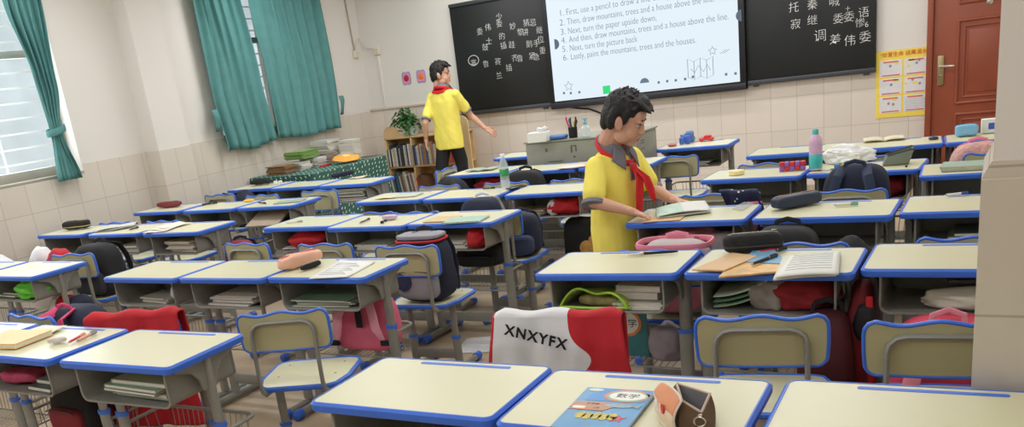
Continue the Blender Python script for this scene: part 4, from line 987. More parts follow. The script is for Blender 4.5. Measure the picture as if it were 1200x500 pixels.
b = MB(); b.tube([c0+V((-.008, -.004, -.009)), c0+V((-.014, -.005, -.02)), c0+V((-.018, -.006, -.034))], (.003, .0015), 6); b.build('pull_cord', BLACK, pc)
b = MB(); b.limb([(-.03, .0, .018), (.025, -.01, .03)], [.008, .007], 8); tag(b.build('red_pen', mat('pen_red', (196, 34, 44), .4, var=0), None, bc), 'red pen lying inside the open brown pouch', 'pen')

# orange book, sheets, eraser and pens on the left front desk
p = dw('A2', -.10, -.02, .7605)
c, a, ln = seg((0, 411), (33, 408))
book('textbook', 'thick orange-yellow book lying open edge out on the lower left desk', at(16, 400, .761), .1, .26, .19, .022, (238, 186, 98))
paper('paper_sheet', 'pale sheet slid under the orange book at lower left', at(44, 392, .7615), .25, .15, .2, (238, 226, 200))
b = MB(); soft_box(b, .075, .04, .022, .6); b.crumple(.003, 40, 4); tag(b.build('wrapped_eraser', mat('clear_wrap', (214, 204, 196), .25, var=.1, alpha=.8), None, at(68, 401, .7605), .5), 'eraser in crumpled clear wrap beside the orange book', 'eraser')
pen('ballpoint_pen', 'red pen right of the wrapped eraser on the lower left desk', (82, 402), (101, 392), body=(206, 52, 48), cap=(226, 160, 140), tip=(180, 180, 170))
pen('ballpoint_pen', 'pink and clear pen at the edge of the lower left desk', (92, 401), (114, 390), body=(222, 164, 140), cap=(150, 146, 138), tip=(180, 180, 170), r=.007)

# peach pencil case and worksheet
c, a, ln = seg((320, 322), (374, 307)); case('pencil_case', 'open peach pencil case on the left-centre desk beside a white sheet', (c.x-.01, c.y+.045, .7605), a+.05, .25, .085, .066, mat('peach_fabric', (238, 184, 158), .7, var=.04, bump=.15), mat('peach_zip', (222, 120, 130), .6), cr=.01, seed=8)
c, a, ln = seg((352, 317), (376, 309)); case('pen_roll', 'small black pen holder with chrome clips against the peach pencil case', (c.x+.02, c.y-.02, .7605), a, .13, .03, .028, BLACK, CHROME, cr=.002)
cs = (at(362, 327), at(407, 325), at(440, 307), at(398, 305)); c = sum(cs, V())/4; d = cs[2]-cs[1]
pw = thing('worksheet', 'white printed worksheet lying right of the peach pencil case', 'paper', (c.x, c.y, .7605), 0)
b = MB(); b.sheet(8, 8, lambda u, v: (cs[0].lerp(cs[1], u)).lerp(cs[3].lerp(cs[2], u), v)-c+V((0, 0, .002+.004*sin(u*4)*sin(v*3)))); b.build('sheet', PAPER, pw, solid=.002)
b = MB()
for k in range(9): q0 = (cs[0].lerp(cs[3], .15+.08*k)).lerp(cs[1].lerp(cs[2], .15+.08*k), .12)-c; q1 = (cs[0].lerp(cs[3], .15+.08*k)).lerp(cs[1].lerp(cs[2], .15+.08*k), .85-.1*(k % 3))-c; b.tube([q0+V((0, 0, .0065)), q1+V((0, 0, .0065))], .0012, 4)
b.build('printed_lines', mat('pale_ink', (176, 178, 182), .7, var=0), pw)

# the cluttered desk
c, a, ln = seg((846, 299), (915, 294)); case('pencil_case', 'long black corduroy pencil case on the cluttered right desk', (c.x, c.y+.035, .7605), a, .225, .085, .075, mat('black_corduroy', (30, 30, 32), .8, var=.2, scale=40, bump=.5), CHROME, cr=.005, seed=3, trim=mat('dark_trim', (52, 50, 48), .6))
cs = [at(811, 319), at(849, 320), at(888, 303), at(858, 299)]
def quad(name, label, cs, m, t=.004, cat='book', z0=0., par=None):
    c = sum(cs, V())/4; b = MB(); b.prism([((p-c).x, (p-c).y) for p in cs], 'z', 0, t); o = b.build(name, m, None, (c.x, c.y, .7602+z0)); return tag(o, label, cat)
quad('picture_book', 'orange and blue picture workbook under the black pen', [at(842, 326), at(920, 319), at(908, 297), at(868, 300)], mat('picture_cover', (222, 176, 104), .35, var=.3, scale=12), .006)
quad('exercise_book', 'tan exercise book overlapping the picture workbook', cs, mat('tan_cover', (214, 176, 128), .5, var=.04), .005, z0=.0065)
quad('plastic_sleeve', 'pale blue sleeve sticking out beneath the tan exercise book', [at(872, 309), at(925, 312), at(905, 293), at(882, 296)], mat('sleeve_blue', (120, 170, 204), .3, var=.1), .003, z0=.0065)
pen('gel_pen', 'black pen with silver band lying across the picture workbook', (882, 311), (912, 300), .7685, .006, (32, 34, 40), (40, 42, 46))
pen('marker_pen', 'red and black marker in front of the black corduroy case', (890, 297), (924, 292), .7605, .0065, (200, 36, 40), (34, 38, 50))
nb = thing('open_notebook', 'thick white notebook folded open, hanging over the edge of the cluttered desk', 'notebook', (0, 0, 0))
Q = [at(909, 325, .785), at(983, 321, .785), at(985, 294, .772), at(926, 299, .772)]
b = MB(); b.sheet(10, 10, lambda u, v: (Q[0].lerp(Q[1], u)).lerp(Q[3].lerp(Q[2], u), v)+V((0, 0, .006*sin(u*pi)*(1-v)+.004*sin(v*4)))); b.build('upper_pages', PAPER, nb, solid=.006)
Q2 = [at(906, 329, .765), at(980, 324, .765), at(984, 299, .763), at(918, 302, .763)]
b = MB(); b.sheet(10, 10, lambda u, v: (Q2[0].lerp(Q2[1], u)).lerp(Q2[3].lerp(Q2[2], u), v)+V((0, 0, .004+.004*sin(u*3)*(1-v)))); b.build('lower_pages', mat('cream_pages', (226, 222, 206), .8), nb, solid=.007)
b = MB()
for k in range(8):
    v = .12+.1*k; b.tube([(Q[0].lerp(Q[1], u)).lerp(Q[3].lerp(Q[2], u), v)+V((0, 0, .010+.006*sin(u*pi)*(1-v)+.004*sin(v*4))) for u in (.12, .35, .6, .88)], .0009, 4)
b.build('ruled_lines', mat('pale_ink', (176, 178, 182)), nb)
# compasses
cp = thing('drawing_compasses', 'black and silver drawing compasses lying at the far edge of a right-block desk', 'compasses', (*seg((735, 300), (783, 297))[0].xy, .7602), seg((735, 300), (783, 297))[1])
b = MB(); b.tube([(-.02, .004, .006), (.1, .006, .006), (.125, .006, .006)], [.006, .0055, .003], 8); b.build('long_arm', BLACK, cp)
b = MB(); b.tube([(-.03, 0, .006), (-.075, -.004, .006), (-.1, -.006, .006)], [.005, .004, .0015], 8); b.tube([(-.02, -.004, .006), (-.06, -.014, .006)], .003, 6); b.ellipsoid((-.025, 0, .007), (.012, .01, .007)); b.build('steel_hinge', CHROME, cp)

# boy's desk, next desks
c = at(785, 257); quad('envelope', 'tan paper folder under the standing boy\'s right hand', [at(752, 261), at(797, 258), at(806, 250), at(772, 251)], mat('tan_cover', (214, 176, 128)), .003, 'folder')
bo = thing('open_booklet', 'pale green and white booklet held open in front of the standing boy', 'book', (0, 0, 0))
Q = [at(770, 254, .775), at(834, 246, .775), at(826, 235, .80), at(768, 244, .785)]
b = MB(); b.sheet(12, 8, lambda u, v: (Q[0].lerp(Q[1], u)).lerp(Q[3].lerp(Q[2], u), v)+V((0, 0, .010*sin(u*pi))), mi=lambda u, v: 0 if u < .5 else 1); b.build('upper_leaf', [mat('pale_green_page', (196, 222, 208), .6, var=.12, scale=30), PAPER], bo, solid=.002)
b = MB(); b.sheet(12, 8, lambda u, v: (Q[0].lerp(Q[1], u)).lerp(at(768, 246, .7665).lerp(at(828, 239, .7665), u), v)*1+V((0, 0, -.007))); b.build('lower_leaf', PAPER, bo, solid=.002)
quad('plastic_ruler', 'clear plastic protractor sleeve at the right corner of the boy\'s desk', [at(858, 245), at(870, 247), at(883, 239), at(872, 237)], mat('clear_plastic', (228, 234, 238), .15, var=0, alpha=.35), .004, 'ruler')
c, a, ln = seg((908, 248), (958, 239)); case('pencil_case', 'rolled dark navy pencil case lying diagonally on a right-block desk', (c.x-.005, c.y+.035, .7605), a, .25, .085, .062, mat('navy_leather', (42, 54, 76), .5, var=.05), colour((150, 96, 70)), cr=.003)
pen('marker_pen', 'white and green marker right of the rolled navy pencil case', (980, 242), (1007, 240), body=(226, 222, 196), cap=(120, 172, 150), r=.007)
pen('ballpoint_pen', 'blue and white pen in the groove of the desk beside the pillar', (1110, 230), (1136, 227), .762, body=(226, 228, 236), cap=(60, 84, 150))

# third and fourth rows of the right block
RL = at(862, 205); b = MB(); b.lathe([(.026, 0), (.046, 0), (.046, .024), (.026, .024)], n=24); tag(b.build('tape_roll', mat('tape_yellow', (236, 222, 160), .4, var=.03), None, (RL.x, RL.y+.03, .7605)), 'pale yellow tape roll left of the red and purple block', 'tape')
cb_ = thing('toy_block', 'red and purple segmented block left of the teal bottle', 'toy', at(928, 200, .7605)+V((0, .02, 0)), .1)
for k in range(5):
    for j in range(2): b = MB(); b.box((-.06+.03*k, 0, .014+.0265*j), (.0285, .04, .0255), .003); b.build('cube', colour((206, 44, 54) if (k+j) % 2 else (150, 96, 178), .4), cb_)
TEALP = mat('teal_plastic', (72, 190, 186), .25, var=.04)
p = at(955, 200, .7605); p.y += .03
bottle('drink_bottle', 'tall pink and teal drink bottle with a teal cap', p, [(.02, 0), (.036, .004), (.037, .1), (.037, .16), (.034, .185), (.018, .205), (.016, .21)], mat('pink_label', (216, 176, 206), .35, var=.08, scale=30), TEALP, [(.014, .205), (.0175, .208), (.0175, .232), (.015, .236)], TEALP, [(.0365, .012), (.0378, .014), (.0378, .094), (.0365, .096)])
b = thing('plastic_bag', 'crumpled white plastic bag with green print behind the teal bottle', 'bag', at(994, 191, .7605)+V((0, .05, 0)), .1)
o = MB(); t = bmesh.new(); bmesh.ops.create_icosphere(t, subdivisions=5, radius=1)
for v in t.verts:
    d = v.co.copy(); k = 1+.32*noise.noise(d*1.9+V((3, 1, 2)))+.22*(1-2*abs(noise.noise(d*3.7)))*.7+.06*noise.noise(d*11)
    v.co = V((d.x*.125*k+.03*d.z, d.y*.07*k, max(0, .035+d.z*.06*k-.03*d.x)))
o._merge(t, Matrix()); o.build('film', mat('white_film', (238, 238, 236), .35, var=.03), b, ang=60)
c, a, ln = seg((963, 201), (979, 199)); sc_ = thing('scissors', 'small dark green scissors beside the teal bottle', 'scissors', (*c.xy, .7605), a)
b = MB()
for s in (-1, 1): b.tube([(.03+.016*cos(q), s*.012+.011*sin(q), .004) for q in [2*pi*k/16 for k in range(16)]], .003, 6, closed=True)
b.build('handles', mat('dark_green_plastic', (40, 92, 84), .4), sc_); b = MB(); b.prism([(.015, -.006), (-.06, .004), (.015, .008)], 'z', .002, .004); b.prism([(.015, .006), (-.06, -.002), (.015, -.008)], 'z', .0045, .006); b.build('blades', CHROME, sc_)
b = MB(); b.box((0, 0, .02), (.03, .03, .04), .004); tag(b.build('glue_pot', colour((70, 130, 190), .4), None, at(981, 200, .7605)), 'small blue pot in front of the white plastic bag', 'pot')
b = MB(); b.box((0, 0, .017), (.045, .03, .034), .004); tag(b.build('sponge_block', colour((226, 196, 96), .7), None, at(991, 199, .7605), .1), 'small yellow sponge block in front of the white plastic bag', 'sponge')
ol = thing('pencil_case', 'open olive grey pencil case standing on the desk below the poster', 'pencil case', (at(1051, 193)+V((0, .03, 0))).xy.to_3d()+V((0, 0, .7605)), .12)
P0 = [V((-.075, -.035, 0)), V((.055, -.035, 0)), V((.055, .035, 0)), V((-.075, .035, 0))]; P1 = [V((-.05, -.03, .052)), V((.082, -.045, .085)), V((.075, .03, .095)), V((-.06, .03, .055))]
b = MB(); b.sheet(40, 8, lambda u, v: lerp4(P0, u).lerp(lerp4(P1, u), v), closed=True); b.prism([(p.x, p.y) for p in P0], 'z', 0, .003); b.build('body', mat('olive_fabric', (118, 124, 112), .7, var=.06, bump=.15), ol, solid=.004)
b = MB(); b.tube([lerp4(P1, k/40) for k in range(40)], .0035, 6, closed=True); b.build('zip_edge', colour((52, 54, 50)), ol)
b = MB(); b.ellipsoid((0, 0, .006), (.007, .007, .006), n=10, m=6); tag(b.build('clay_ball', BLACK, None, at(1062, 196, .7605)), 'tiny black ball beside the olive pencil case', 'ball')
for k in range(3): book('workbook', ['top pale green workbook', 'middle pale workbook', 'bottom grey-green workbook'][2-k]+' of the small stack beside the pillar', at(1136, 197, .7605)+V((0, .02, .008*k)), .06-.05*k, .26, .18, .0075, [(150, 176, 160), (200, 190, 160), (164, 190, 172)][k])
rb = thing('open_book', 'tan open book lying on the desk under the yellow poster', 'book', (*at(1036, 164).xy, .7605), .12)
for s in (-1, 1):
    b = MB(); b.sheet(8, 4, lambda u, v: V((s*u*.13, (v-.5)*.17, .004+.016*sin(min(1, u*1.6)*pi/2)*(1-.55*u)))); b.build('page_half', mat('tan_pages', (214, 204, 176), .8, var=.06, scale=30), rb, solid=.006)
b = MB(); b.lathe([(.0, 0), (.03, .001), (.028, .014), (.0, .018)], n=18); tag(b.build('small_box', mat('dark_gloss', (52, 54, 56), .4), None, at(1094, 163, .7605)), 'small round dark box left of the light blue pencil case', 'box')
case('pencil_case', 'light blue boxy pencil case before the brown door', at(1132, 160, .7605)+V((0, .04, 0)), .15, .13, .08, .075, mat('sky_blue_fabric', (128, 186, 220), .7, var=.04, bump=.12), cr=.006, seed=5)
bx_ = thing('white_box', 'white box with a blue mark at the upper left edge of the pillar', 'box', at(1163, 155, .7605)+V((.0, .0, 0)), .1)
b = MB(); b.box((0, 0, .045), (.13, .06, .09), .004); b.build('carton', PAPER, bx_); b = MB(); b.box((-.01, -.031, .045), (.034, .001, .04)); b.build('blue_mark', colour((66, 92, 190)), bx_)

# lectern and what stands on it
STL = mat('olive_grey_steel', (142, 142, 128), .45, .15, var=.06, scale=8)
le = thing('steel_lectern', 'grey steel teacher\'s lectern with two louvre groups, behind the middle desks', 'lectern', (-2.98, 7.13, 0)); lw, ld, lh = .99, .5, .925
b = MB(); b.box((0, 0, lh/2), (lw, ld, lh), .012); b.build('cabinet', STL, le)
b = MB()
for gx in (-.23, .14):
    for k in range(3): b.box((gx, -ld/2-.004, .725+.022*k), (.13, .014, .010), .003)
b.build('louvres', STL, le)
b = MB(); b.box((0, 0, lh+.006), (lw+.02, ld+.02, .014), .004); b.build('top_plate', STL, le)
b = MB()
for x, z, w_, h_ in ((-.3, .86, .02, .03), (-.07, .85, .015, .05), (-.03, .855, .012, .045), (-.05, .88, .05, .01), (-.05, .79, .02, .016), (.3, .85, .012, .012)): b.box((x, -ld/2-.0005, z), (w_, .001, h_))
b.build('paint_scuffs', mat('scuff_dark', (96, 96, 86), .6, .2, var=.2), le)
b = MB()
for z in (.8, .845, .865): b.box((lw/2+.0005, -.11, z), (.001, .09, .008))
b.build('stencil_mark', mat('scuff_dark', (96, 96, 86)), le)
LT = .9395
tbx = thing('tissue_box', 'white tissue box at the left end of the steel lectern', 'tissue box', (*at(632, 166, LT).xy, LT), .05); b = MB(); b.box((0, 0, .04), (.17, .11, .08), .006); b.build('carton', PAPER, tbx); heap_ = MB(); heap_.ellipsoid((.03, 0, .09), (.05, .02, .028), n=16, m=10); heap_.crumple(.02, 30, 2); heap_.build('tissue', WHITE, tbx)
b = MB(); soft_box(b, .19, .12, .035, .5); b.crumple(.006, 18, 3); tag(b.build('folder', mat('blue_folder', (66, 110, 172), .5, var=.06), None, (*at(652, 163, LT).xy, LT), .1), 'blue folder between the tissue box and the pen cup', 'folder')
cup = thing('pen_cup', 'black mesh pen cup on the lectern, full of pens', 'pen cup', (*at(672, 161, LT).xy, LT)); b = MB(); b.lathe([(.034, 0), (.036, .002), (.038, .085), (.034, .085), (.032, .006)], n=20); b.build('cup', BLACK, cup)
for k, (dx, dy, cc, hh) in enumerate(((-.05, 0, (208, 40, 44), .155), (-.03, .01, (70, 110, 190), .14), (-.01, -.01, (60, 60, 66), .15), (.015, .0, (214, 190, 80), .12), (.03, .01, (36, 36, 40), .15), (.045, -.01, (40, 40, 44), .13))):
    b = MB(); b.tube([(dx*.25, dy*.3, .01), (dx, dy, hh)], .006, 7); b.ellipsoid((dx, dy, hh), (.008, .008, .018), n=8, m=6)
    tag(b.build('pen', colour(cc, .4), None, cup.location), 'pen with %s barrel standing in the mesh cup on the lectern' % ('red', 'blue', 'grey', 'yellow', 'black', 'short black')[k], 'pen')
p = at(687, 160, LT); CLR = mat('clear_bottle', (220, 232, 236), .1, var=0, alpha=.42)
bottle('sanitizer_bottle', 'clear pump bottle with a blue pump beside the pen cup', (p.x, p.y, LT), [(.03, 0), (.042, .006), (.042, .07), (.016, .1)], CLR, mat('pump_blue', (110, 180, 206), .35), [(.015, .098), (.016, .118), (.006, .12), (.006, .14), (.022, .142), (.022, .152)])
# toys on the corner desk
for k, (px, py, cc, nm, lab, r) in enumerate(((799, 169, (70, 110, 200), 'toy_bottle', 'small blue bottle on the corner desk, left of the blue bunch', (.03, .03, .06)), (806, 168, (60, 104, 200), 'toy_cube', 'blue cube toy in the middle of the corner desk', (.036, .03, .055)), (813, 164, (96, 132, 190), 'toy_bunch', 'bunch of blue plastic toys at the back of the corner desk', (.05, .035, .06)), (828, 165, (210, 50, 48), 'toy_car', 'red toy lying on the right half of the corner desk', (.07, .03, .03)), (788, 171, (190, 120, 110), 'toy_dish', 'small pinkish dish at the left of the corner desk', (.06, .035, .015)))):
    b = MB(); q = at(px, py, .7605); q.y = min(q.y, 7.57)
    if nm == 'toy_bottle': b.lathe([(.018, 0), (.02, .004), (.02, .05), (.009, .062), (.009, .078)], n=14)
    elif nm == 'toy_cube': b.box((0, 0, .033), (.05, .05, .066), .008)
    elif nm == 'toy_car': b.box((0, 0, .018), (.12, .05, .02), .008); b.box((.01, 0, .035), (.06, .045, .025), .008); [b.ellipsoid((sx*.04, sy*.026, .012), (.014, .006, .012), n=10, m=6) for sx in (-1, 1) for sy in (-1, 1)]
    elif nm == 'toy_dish': b.lathe([(.03, 0), (.045, .016), (.042, .017), (.028, .004)], n=18)
    else: [b.ellipsoid((.03*cos(i*2.4), .025*sin(i*2.4), .03+.02*(i % 3)), (.024, .022, .03), n=10, m=7) for i in range(7)]
    tag(b.build(nm, colour(cc, .4), None, q), lab, 'toy')

# middle block
p = at(591, 221, .7605); p.y += .025
bottle('water_bottle', 'clear water bottle with a green label and white cap', p, [(.026, 0), (.033, .004), (.033, .06), (.0305, .065), (.033, .07), (.033, .15), (.028, .18), (.015, .207), (.0135, .225)], mat('water_clear', (224, 232, 236), .08, var=0, alpha=.38), mat('white_plastic', (236, 238, 240), .35, var=0), [(.013, .218), (.0165, .22), (.0165, .238), (.014, .241)], mat('green_label', (56, 150, 92), .35, var=.25, scale=60), [(.0325, .085), (.0338, .087), (.0338, .135), (.0325, .137)])
c, a, ln = seg((594, 222), (607, 219)); b = MB(); b.box((0, 0, .006), (.14, .07, .01), .004); tag(b.build('phone', mat('phone_black', (36, 38, 44), .2, var=0), None, (c.x+.03, c.y, .7605), a), 'dark phone lying right of the clear water bottle', 'phone')
pen('gel_pen', 'two-ended dark pen left of the clear water bottle', (566, 222), (581, 221), body=(60, 60, 64), cap=(40, 40, 44))
book('workbook', 'tan and green workbook on the desk left of the water bottle', at(478, 229, .7605), .1, .2, .15, .006, (196, 206, 180))
paper('paper_sheet', 'tan sheet left of the green workbook, second row from the back', at(455, 231, .7605), .1, .16, .15, (226, 208, 170))
pen('pencil', 'single pen on the otherwise bare desk with a red cloth inside', (337, 262), (356, 260), body=(210, 208, 200), cap=(170, 170, 170))
pen('gel_pen', 'short dark pen left of the lilac eraser case', (422, 262), (434, 257), body=(70, 70, 74), cap=(60, 60, 64))
b = MB(); soft_box(b, .1, .05, .03, .5); tag(b.build('eraser_case', mat('lilac_plastic', (206, 180, 206), .4, var=.05), None, at(457, 257, .7605), .1), 'small lilac case on a middle-block desk', 'case')
b = MB(); b.box((0, 0, .006), (.02, .045, .011), .003); b.box((.015, .05, .005), (.018, .03, .009), .003); tag(b.build('pencil_sharpener', BLACK, None, at(448, 261, .7605), .5), 'tiny black sharpener left of the lilac case', 'sharpener')
book('workbook', 'tan workbook beside the sea-green workbook', at(519, 257, .7605), .02, .19, .16, .005, (216, 188, 142))
book('workbook', 'sea-green picture workbook on the end desk of the middle block', at(546, 258, .7605), .12, .24, .17, .008, (160, 196, 180))
ow = thing('open_book', 'grey-green open workbook before the walking boy', 'book', (*at(566, 199).xy, .7605), .05)
for s in (-1, 1): b = MB(); b.sheet(8, 4, lambda u, v: V((s*u*.13, (v-.5)*.17, .003+.014*sin(min(1, u*1.6)*pi/2)*(1-.55*u)))); b.build('page_half', mat('grey_green_page', (160, 170, 150), .7, var=.15, scale=30), ow, solid=.004)
paper('paper_sheet', 'pink and white sheet near the right end of the back desk row', at(672, 196, .7605), .1, .24, .13, (232, 204, 200), n=2)

# block by the windows
c, a, ln = seg((57, 268), (90, 262)); case('pencil_case', 'black and yellow pencil case on the desk against the tiled wall', (-6.53, 4.60, .7605), .3, .25, .09, .07, BLACK, mat('yellow_zip', (190, 160, 60), .6), cr=.006, trim=mat('yellow_trim', (170, 150, 90), .6))
for k in range(5): paper('newspaper', 'folded grey newspaper sheet in the loose pile by the windows', at(130, 269, .7605)+V((.02*k-.03, .015*k, .004*k)), .2+.13*k, .24, .17, (200, 200, 194), .004, cat='newspaper', group='newspaper pile')
pen('gel_pen', 'short black pen right of the newspaper pile, nearer the camera', (152, 270), (163, 267)); pen('gel_pen', 'short black pen right of the newspaper pile, nearer the wall', (155, 264), (161, 262))
for k in range(3): paper('paper_sheet', ['lowest', 'middle', 'uppermost'][k]+' of three loose white sheets on the end desk by the windows', at(190+6*k, 269-2*k, .7605)+V((0, 0, .003*k)), .3-.3*k, .2, .22, (226, 218, 206), .005)
case('pencil_case', 'maroon pencil case on the desk before the pilaster', (-6.45, 5.53, .7605), .15, .26, .09, .045, mat('maroon_fabric', (112, 40, 44), .7, var=.15, bump=.2), cr=.008, seed=6)
b = MB(); soft_box(b, .1, .05, .035, .7); b.crumple(.01, 30, 1); tag(b.build('orange_wrapper', mat('orange_plastic', (240, 140, 60), .5), None, at(198, 241, .7605)+V((.03, 0, 0)), .3), 'small orange wrapper right of the maroon pencil case', 'wrapper')
pen('marker_pen', 'black marker on the desk before the pilaster', (237, 241), (256, 238), r=.009)
b = MB(); soft_box(b, .1, .045, .02, .6); tag(b.build('yellow_pouch', mat('yellow_plastic', (238, 190, 70), .5), None, at(292, 236, .7605), .2), 'small yellow pouch left of the thin green workbook', 'pouch')
book('workbook', 'thin green workbook on the desk behind the cardboard folder', at(340, 236, .7605), .25, .24, .14, .005, (156, 178, 160))
pen('gel_pen', 'tiny dark pen beside the thin green workbook', (303, 238), (312, 239), r=.006)
case('pencil_case', 'black pencil case at the wall end of the desk by the tablecloth', (-6.38, 6.68, .7605), .1, .24, .09, .05, BLACK, cr=.01, seed=7)
for k, q in enumerate(((315, 213), (320, 212))): b = MB(); b.box((0, 0, .018), (.035, .03, .036), .006); tag(b.build('eraser', PAPER, None, V((-6.13+.06*k, 6.62, .7605)), .2), ['left', 'right'][k]+' white cube eraser of the pair on the back desk by the window', 'eraser')
c, a, ln = seg((388, 210), (411, 205)); case('pencil_case', 'dark navy pencil case on the end desk before the dotted tablecloth', (c.x, c.y+.03, .7605), a-.1, .24, .08, .045, NAVY, cr=.005, seed=9)
paper('paper_sheet', 'tan sheet right of the dark navy pencil case', at(420, 208, .7605), .2, .16, .12, (220, 196, 160))

# ------------------------------------------------------------------ corner by the window: table, piles, bookcase, plant
GREEN = mat('dotted_green', (52, 96, 84), .85, var=.05)
nt = GREEN.node_tree; bs = nt.nodes['Principled BSDF']; tc = nt.nodes.new('ShaderNodeTexCoord'); vo = nt.nodes.new('ShaderNodeTexVoronoi'); vo.inputs['Scale'].default_value = 15; vo.inputs['Randomness'].default_value = .35
vo.voronoi_dimensions = '2D'; sp = nt.nodes.new('ShaderNodeSeparateXYZ'); nt.links.new(tc.outputs['Object'], sp.inputs[0]); cmb = nt.nodes.new('ShaderNodeCombineXYZ')
def _m(op, a_, b__):
    n_ = nt.nodes.new('ShaderNodeMath'); n_.operation = op
    for i_, v_ in enumerate((a_, b__)):
        if isinstance(v_, float): n_.inputs[i_].default_value = v_
        else: nt.links.new(v_, n_.inputs[i_])
    return n_.outputs[0]
nt.links.new(_m('ADD', sp.outputs[0], sp.outputs[1]), cmb.inputs[0]); nt.links.new(_m('ADD', _m('SUBTRACT', sp.outputs[0], sp.outputs[1]), _m('MULTIPLY', sp.outputs[2], 1.41)), cmb.inputs[1])
nt.links.new(cmb.outputs[0], vo.inputs['Vector']); lt = nt.nodes.new('ShaderNodeMath'); lt.operation = 'LESS_THAN'; lt.inputs[1].default_value = .17; nt.links.new(vo.outputs['Distance'], lt.inputs[0])
mx = nt.nodes.new('ShaderNodeMix'); mx.data_type = 'RGBA'; nt.links.new(lt.outputs[0], mx.inputs[0]); mx.inputs[6].default_value = (*lin((52, 96, 84)), 1); mx.inputs[7].default_value = (*lin((206, 226, 220)), 1); nt.links.new(mx.outputs[2], bs.inputs['Base Color'])
tx0, tx1, ty0, ty1, tz = -6.9, -5.99, 7.05, 8.36, .785
ta = thing('side_table', 'long table under the second window, covered to the floor by a dotted cloth', 'table', ((tx0+tx1)/2, (ty0+ty1)/2, 0))
b = MB(); b.box((0, 0, tz-.03), (tx1-tx0-.04, ty1-ty0-.04, .025), .003); b.build('tabletop', WOOD, ta)
for sx in (-1, 1):
    for sy in (-1, 1): b = MB(); b.box((sx*.4, sy*.58, (tz-.04)/2), (.04, .04, tz-.045), .004); b.build('leg', STEEL, ta)
cl = thing('tablecloth', 'dark green tablecloth with white dots hanging over the side table', 'tablecloth', ((tx0+tx1)/2, (ty0+ty1)/2, 0))
b = MB(); P = rrect(tx1-tx0, ty1-ty0, .03, 4); dense = []
for i in range(len(P)):
    p, q = V((*P[i], 0)), V((*P[(i+1) % len(P)], 0)); k = max(1, int((q-p).length/.03)); dense += [p.lerp(q, j/k) for j in range(k)]
def clothf(u, v):
    i = int(round(u*len(dense))) % len(dense); p = dense[i]; r = p.normalized(); dz = v*.56
    return V((p.x, p.y, tz-dz))+r*(.016*sin(i*.42)*v+.05*v*v*.6+.004)
b.sheet(len(dense), 10, clothf, closed=True)
vs = [b.bm.verts.new((p.x, p.y, tz)) for p in dense]; b.face(vs); bmesh.ops.remove_doubles(b.bm, verts=b.bm.verts[:], dist=.006)
b.build('cloth', GREEN, cl, solid=.003)
TZ_ = tz+.004
def tpile(px, py, *a, **k): pass
G_ = 'piles of books on the dotted tablecloth'
def tp(label, x, y, rz, n, w, l, t, cols, **k): return pile(label, G_+': '+label.split(' in ')[-1], (x, y, k.pop('z', TZ_)), rz, n, w, l, t, cols, **k)
tp('brown workbook in the low brown pile at the near end of the dotted tablecloth', -6.62, 7.28, .0, 9, .26, .19, .010, [(146, 112, 78), (156, 122, 86)], side=(150, 118, 84))
h1 = tp('white workbook in the white pile under the green books', -6.60, 7.53, 0, 8, .25, .17, .011, [(226, 224, 220)])
h2 = tp('white workbook in the white pile right of the green books', -6.55, 7.74, .05, 9, .25, .17, .011, [(220, 218, 216), (200, 206, 216)])
tp('green workbook in the bright green pile', -6.60, 7.62, .05, 7, .25, .30, .011, [(140, 176, 92), (120, 160, 84), (166, 196, 120)], z=TZ_+.115, side=(128, 160, 96))
tp('grey workbook in the grey-brown pile at the middle of the tablecloth', -6.58, 7.98, -.05, 11, .24, .2, .011, [(146, 132, 116), (170, 158, 140)], side=(160, 148, 130))
tp('pale workbook in the leaning pale pile right of the grey-brown pile', -6.42, 8.13, .15, 6, .22, .18, .012, [(216, 210, 206), (204, 196, 190)])
tp('mixed workbook in the tall colourful pile by the curtain', -6.72, 8.20, .05, 17, .25, .24, .0145, [(214, 210, 200), (196, 200, 204), (226, 196, 140), (206, 214, 206), (176, 190, 200)])
pile('white workbook in the tall white pile nearest the room corner', G_+': tall white pile', (-6.42, 8.275, TZ_+.0), .02, 13, .2, .15, .018, [(228, 226, 216), (216, 214, 206)], jit=.006)
pk = thing('pumpkin_plate', 'orange pumpkin-shaped plate leaning on the piles on the dotted tablecloth', 'plate', (-6.2, 7.88, TZ_+.03), 1.2); pk.rotation_euler.x = .3
b = MB(); b.sheet(40, 6, lambda u, v: V((v*.17*cos(2*pi*u)*(1+.05*cos(12*pi*u)), v*.11*sin(2*pi*u)*(1+.05*cos(12*pi*u)), .02+.025*(1-v*v)*(1+.15*cos(12*pi*u)))), closed=True); b.build('plate', mat('pumpkin_orange', (240, 166, 66), .5, var=.15, scale=12), pk, solid=.01)
b = MB(); b.ellipsoid((.0, 0, .05), (.05, .035, .006), n=16, m=6); b.build('yellow_centre', mat('pumpkin_yellow', (246, 214, 120), .5, var=.15, scale=30), pk)
leafstack('magazine', 'dark magazine with a green corner at the far end of the tablecloth', (-6.14, 8.24, TZ_), .1, .26, .19, .012, (46, 60, 48), None, cat='magazine')
leafstack('magazine', 'bright green magazine beside the orange pumpkin plate', (-6.24, 8.13, TZ_+.0), .5, .1, .12, .014, (96, 170, 70), None, cat='magazine')
b = MB(); b.box((0, 0, .008), (.05, .18, .016), .003); tag(b.build('red_box', colour((196, 50, 60)), None, (-6.37, 7.72, TZ_), .1), 'flat red box in front of the white pile on the tablecloth', 'box')

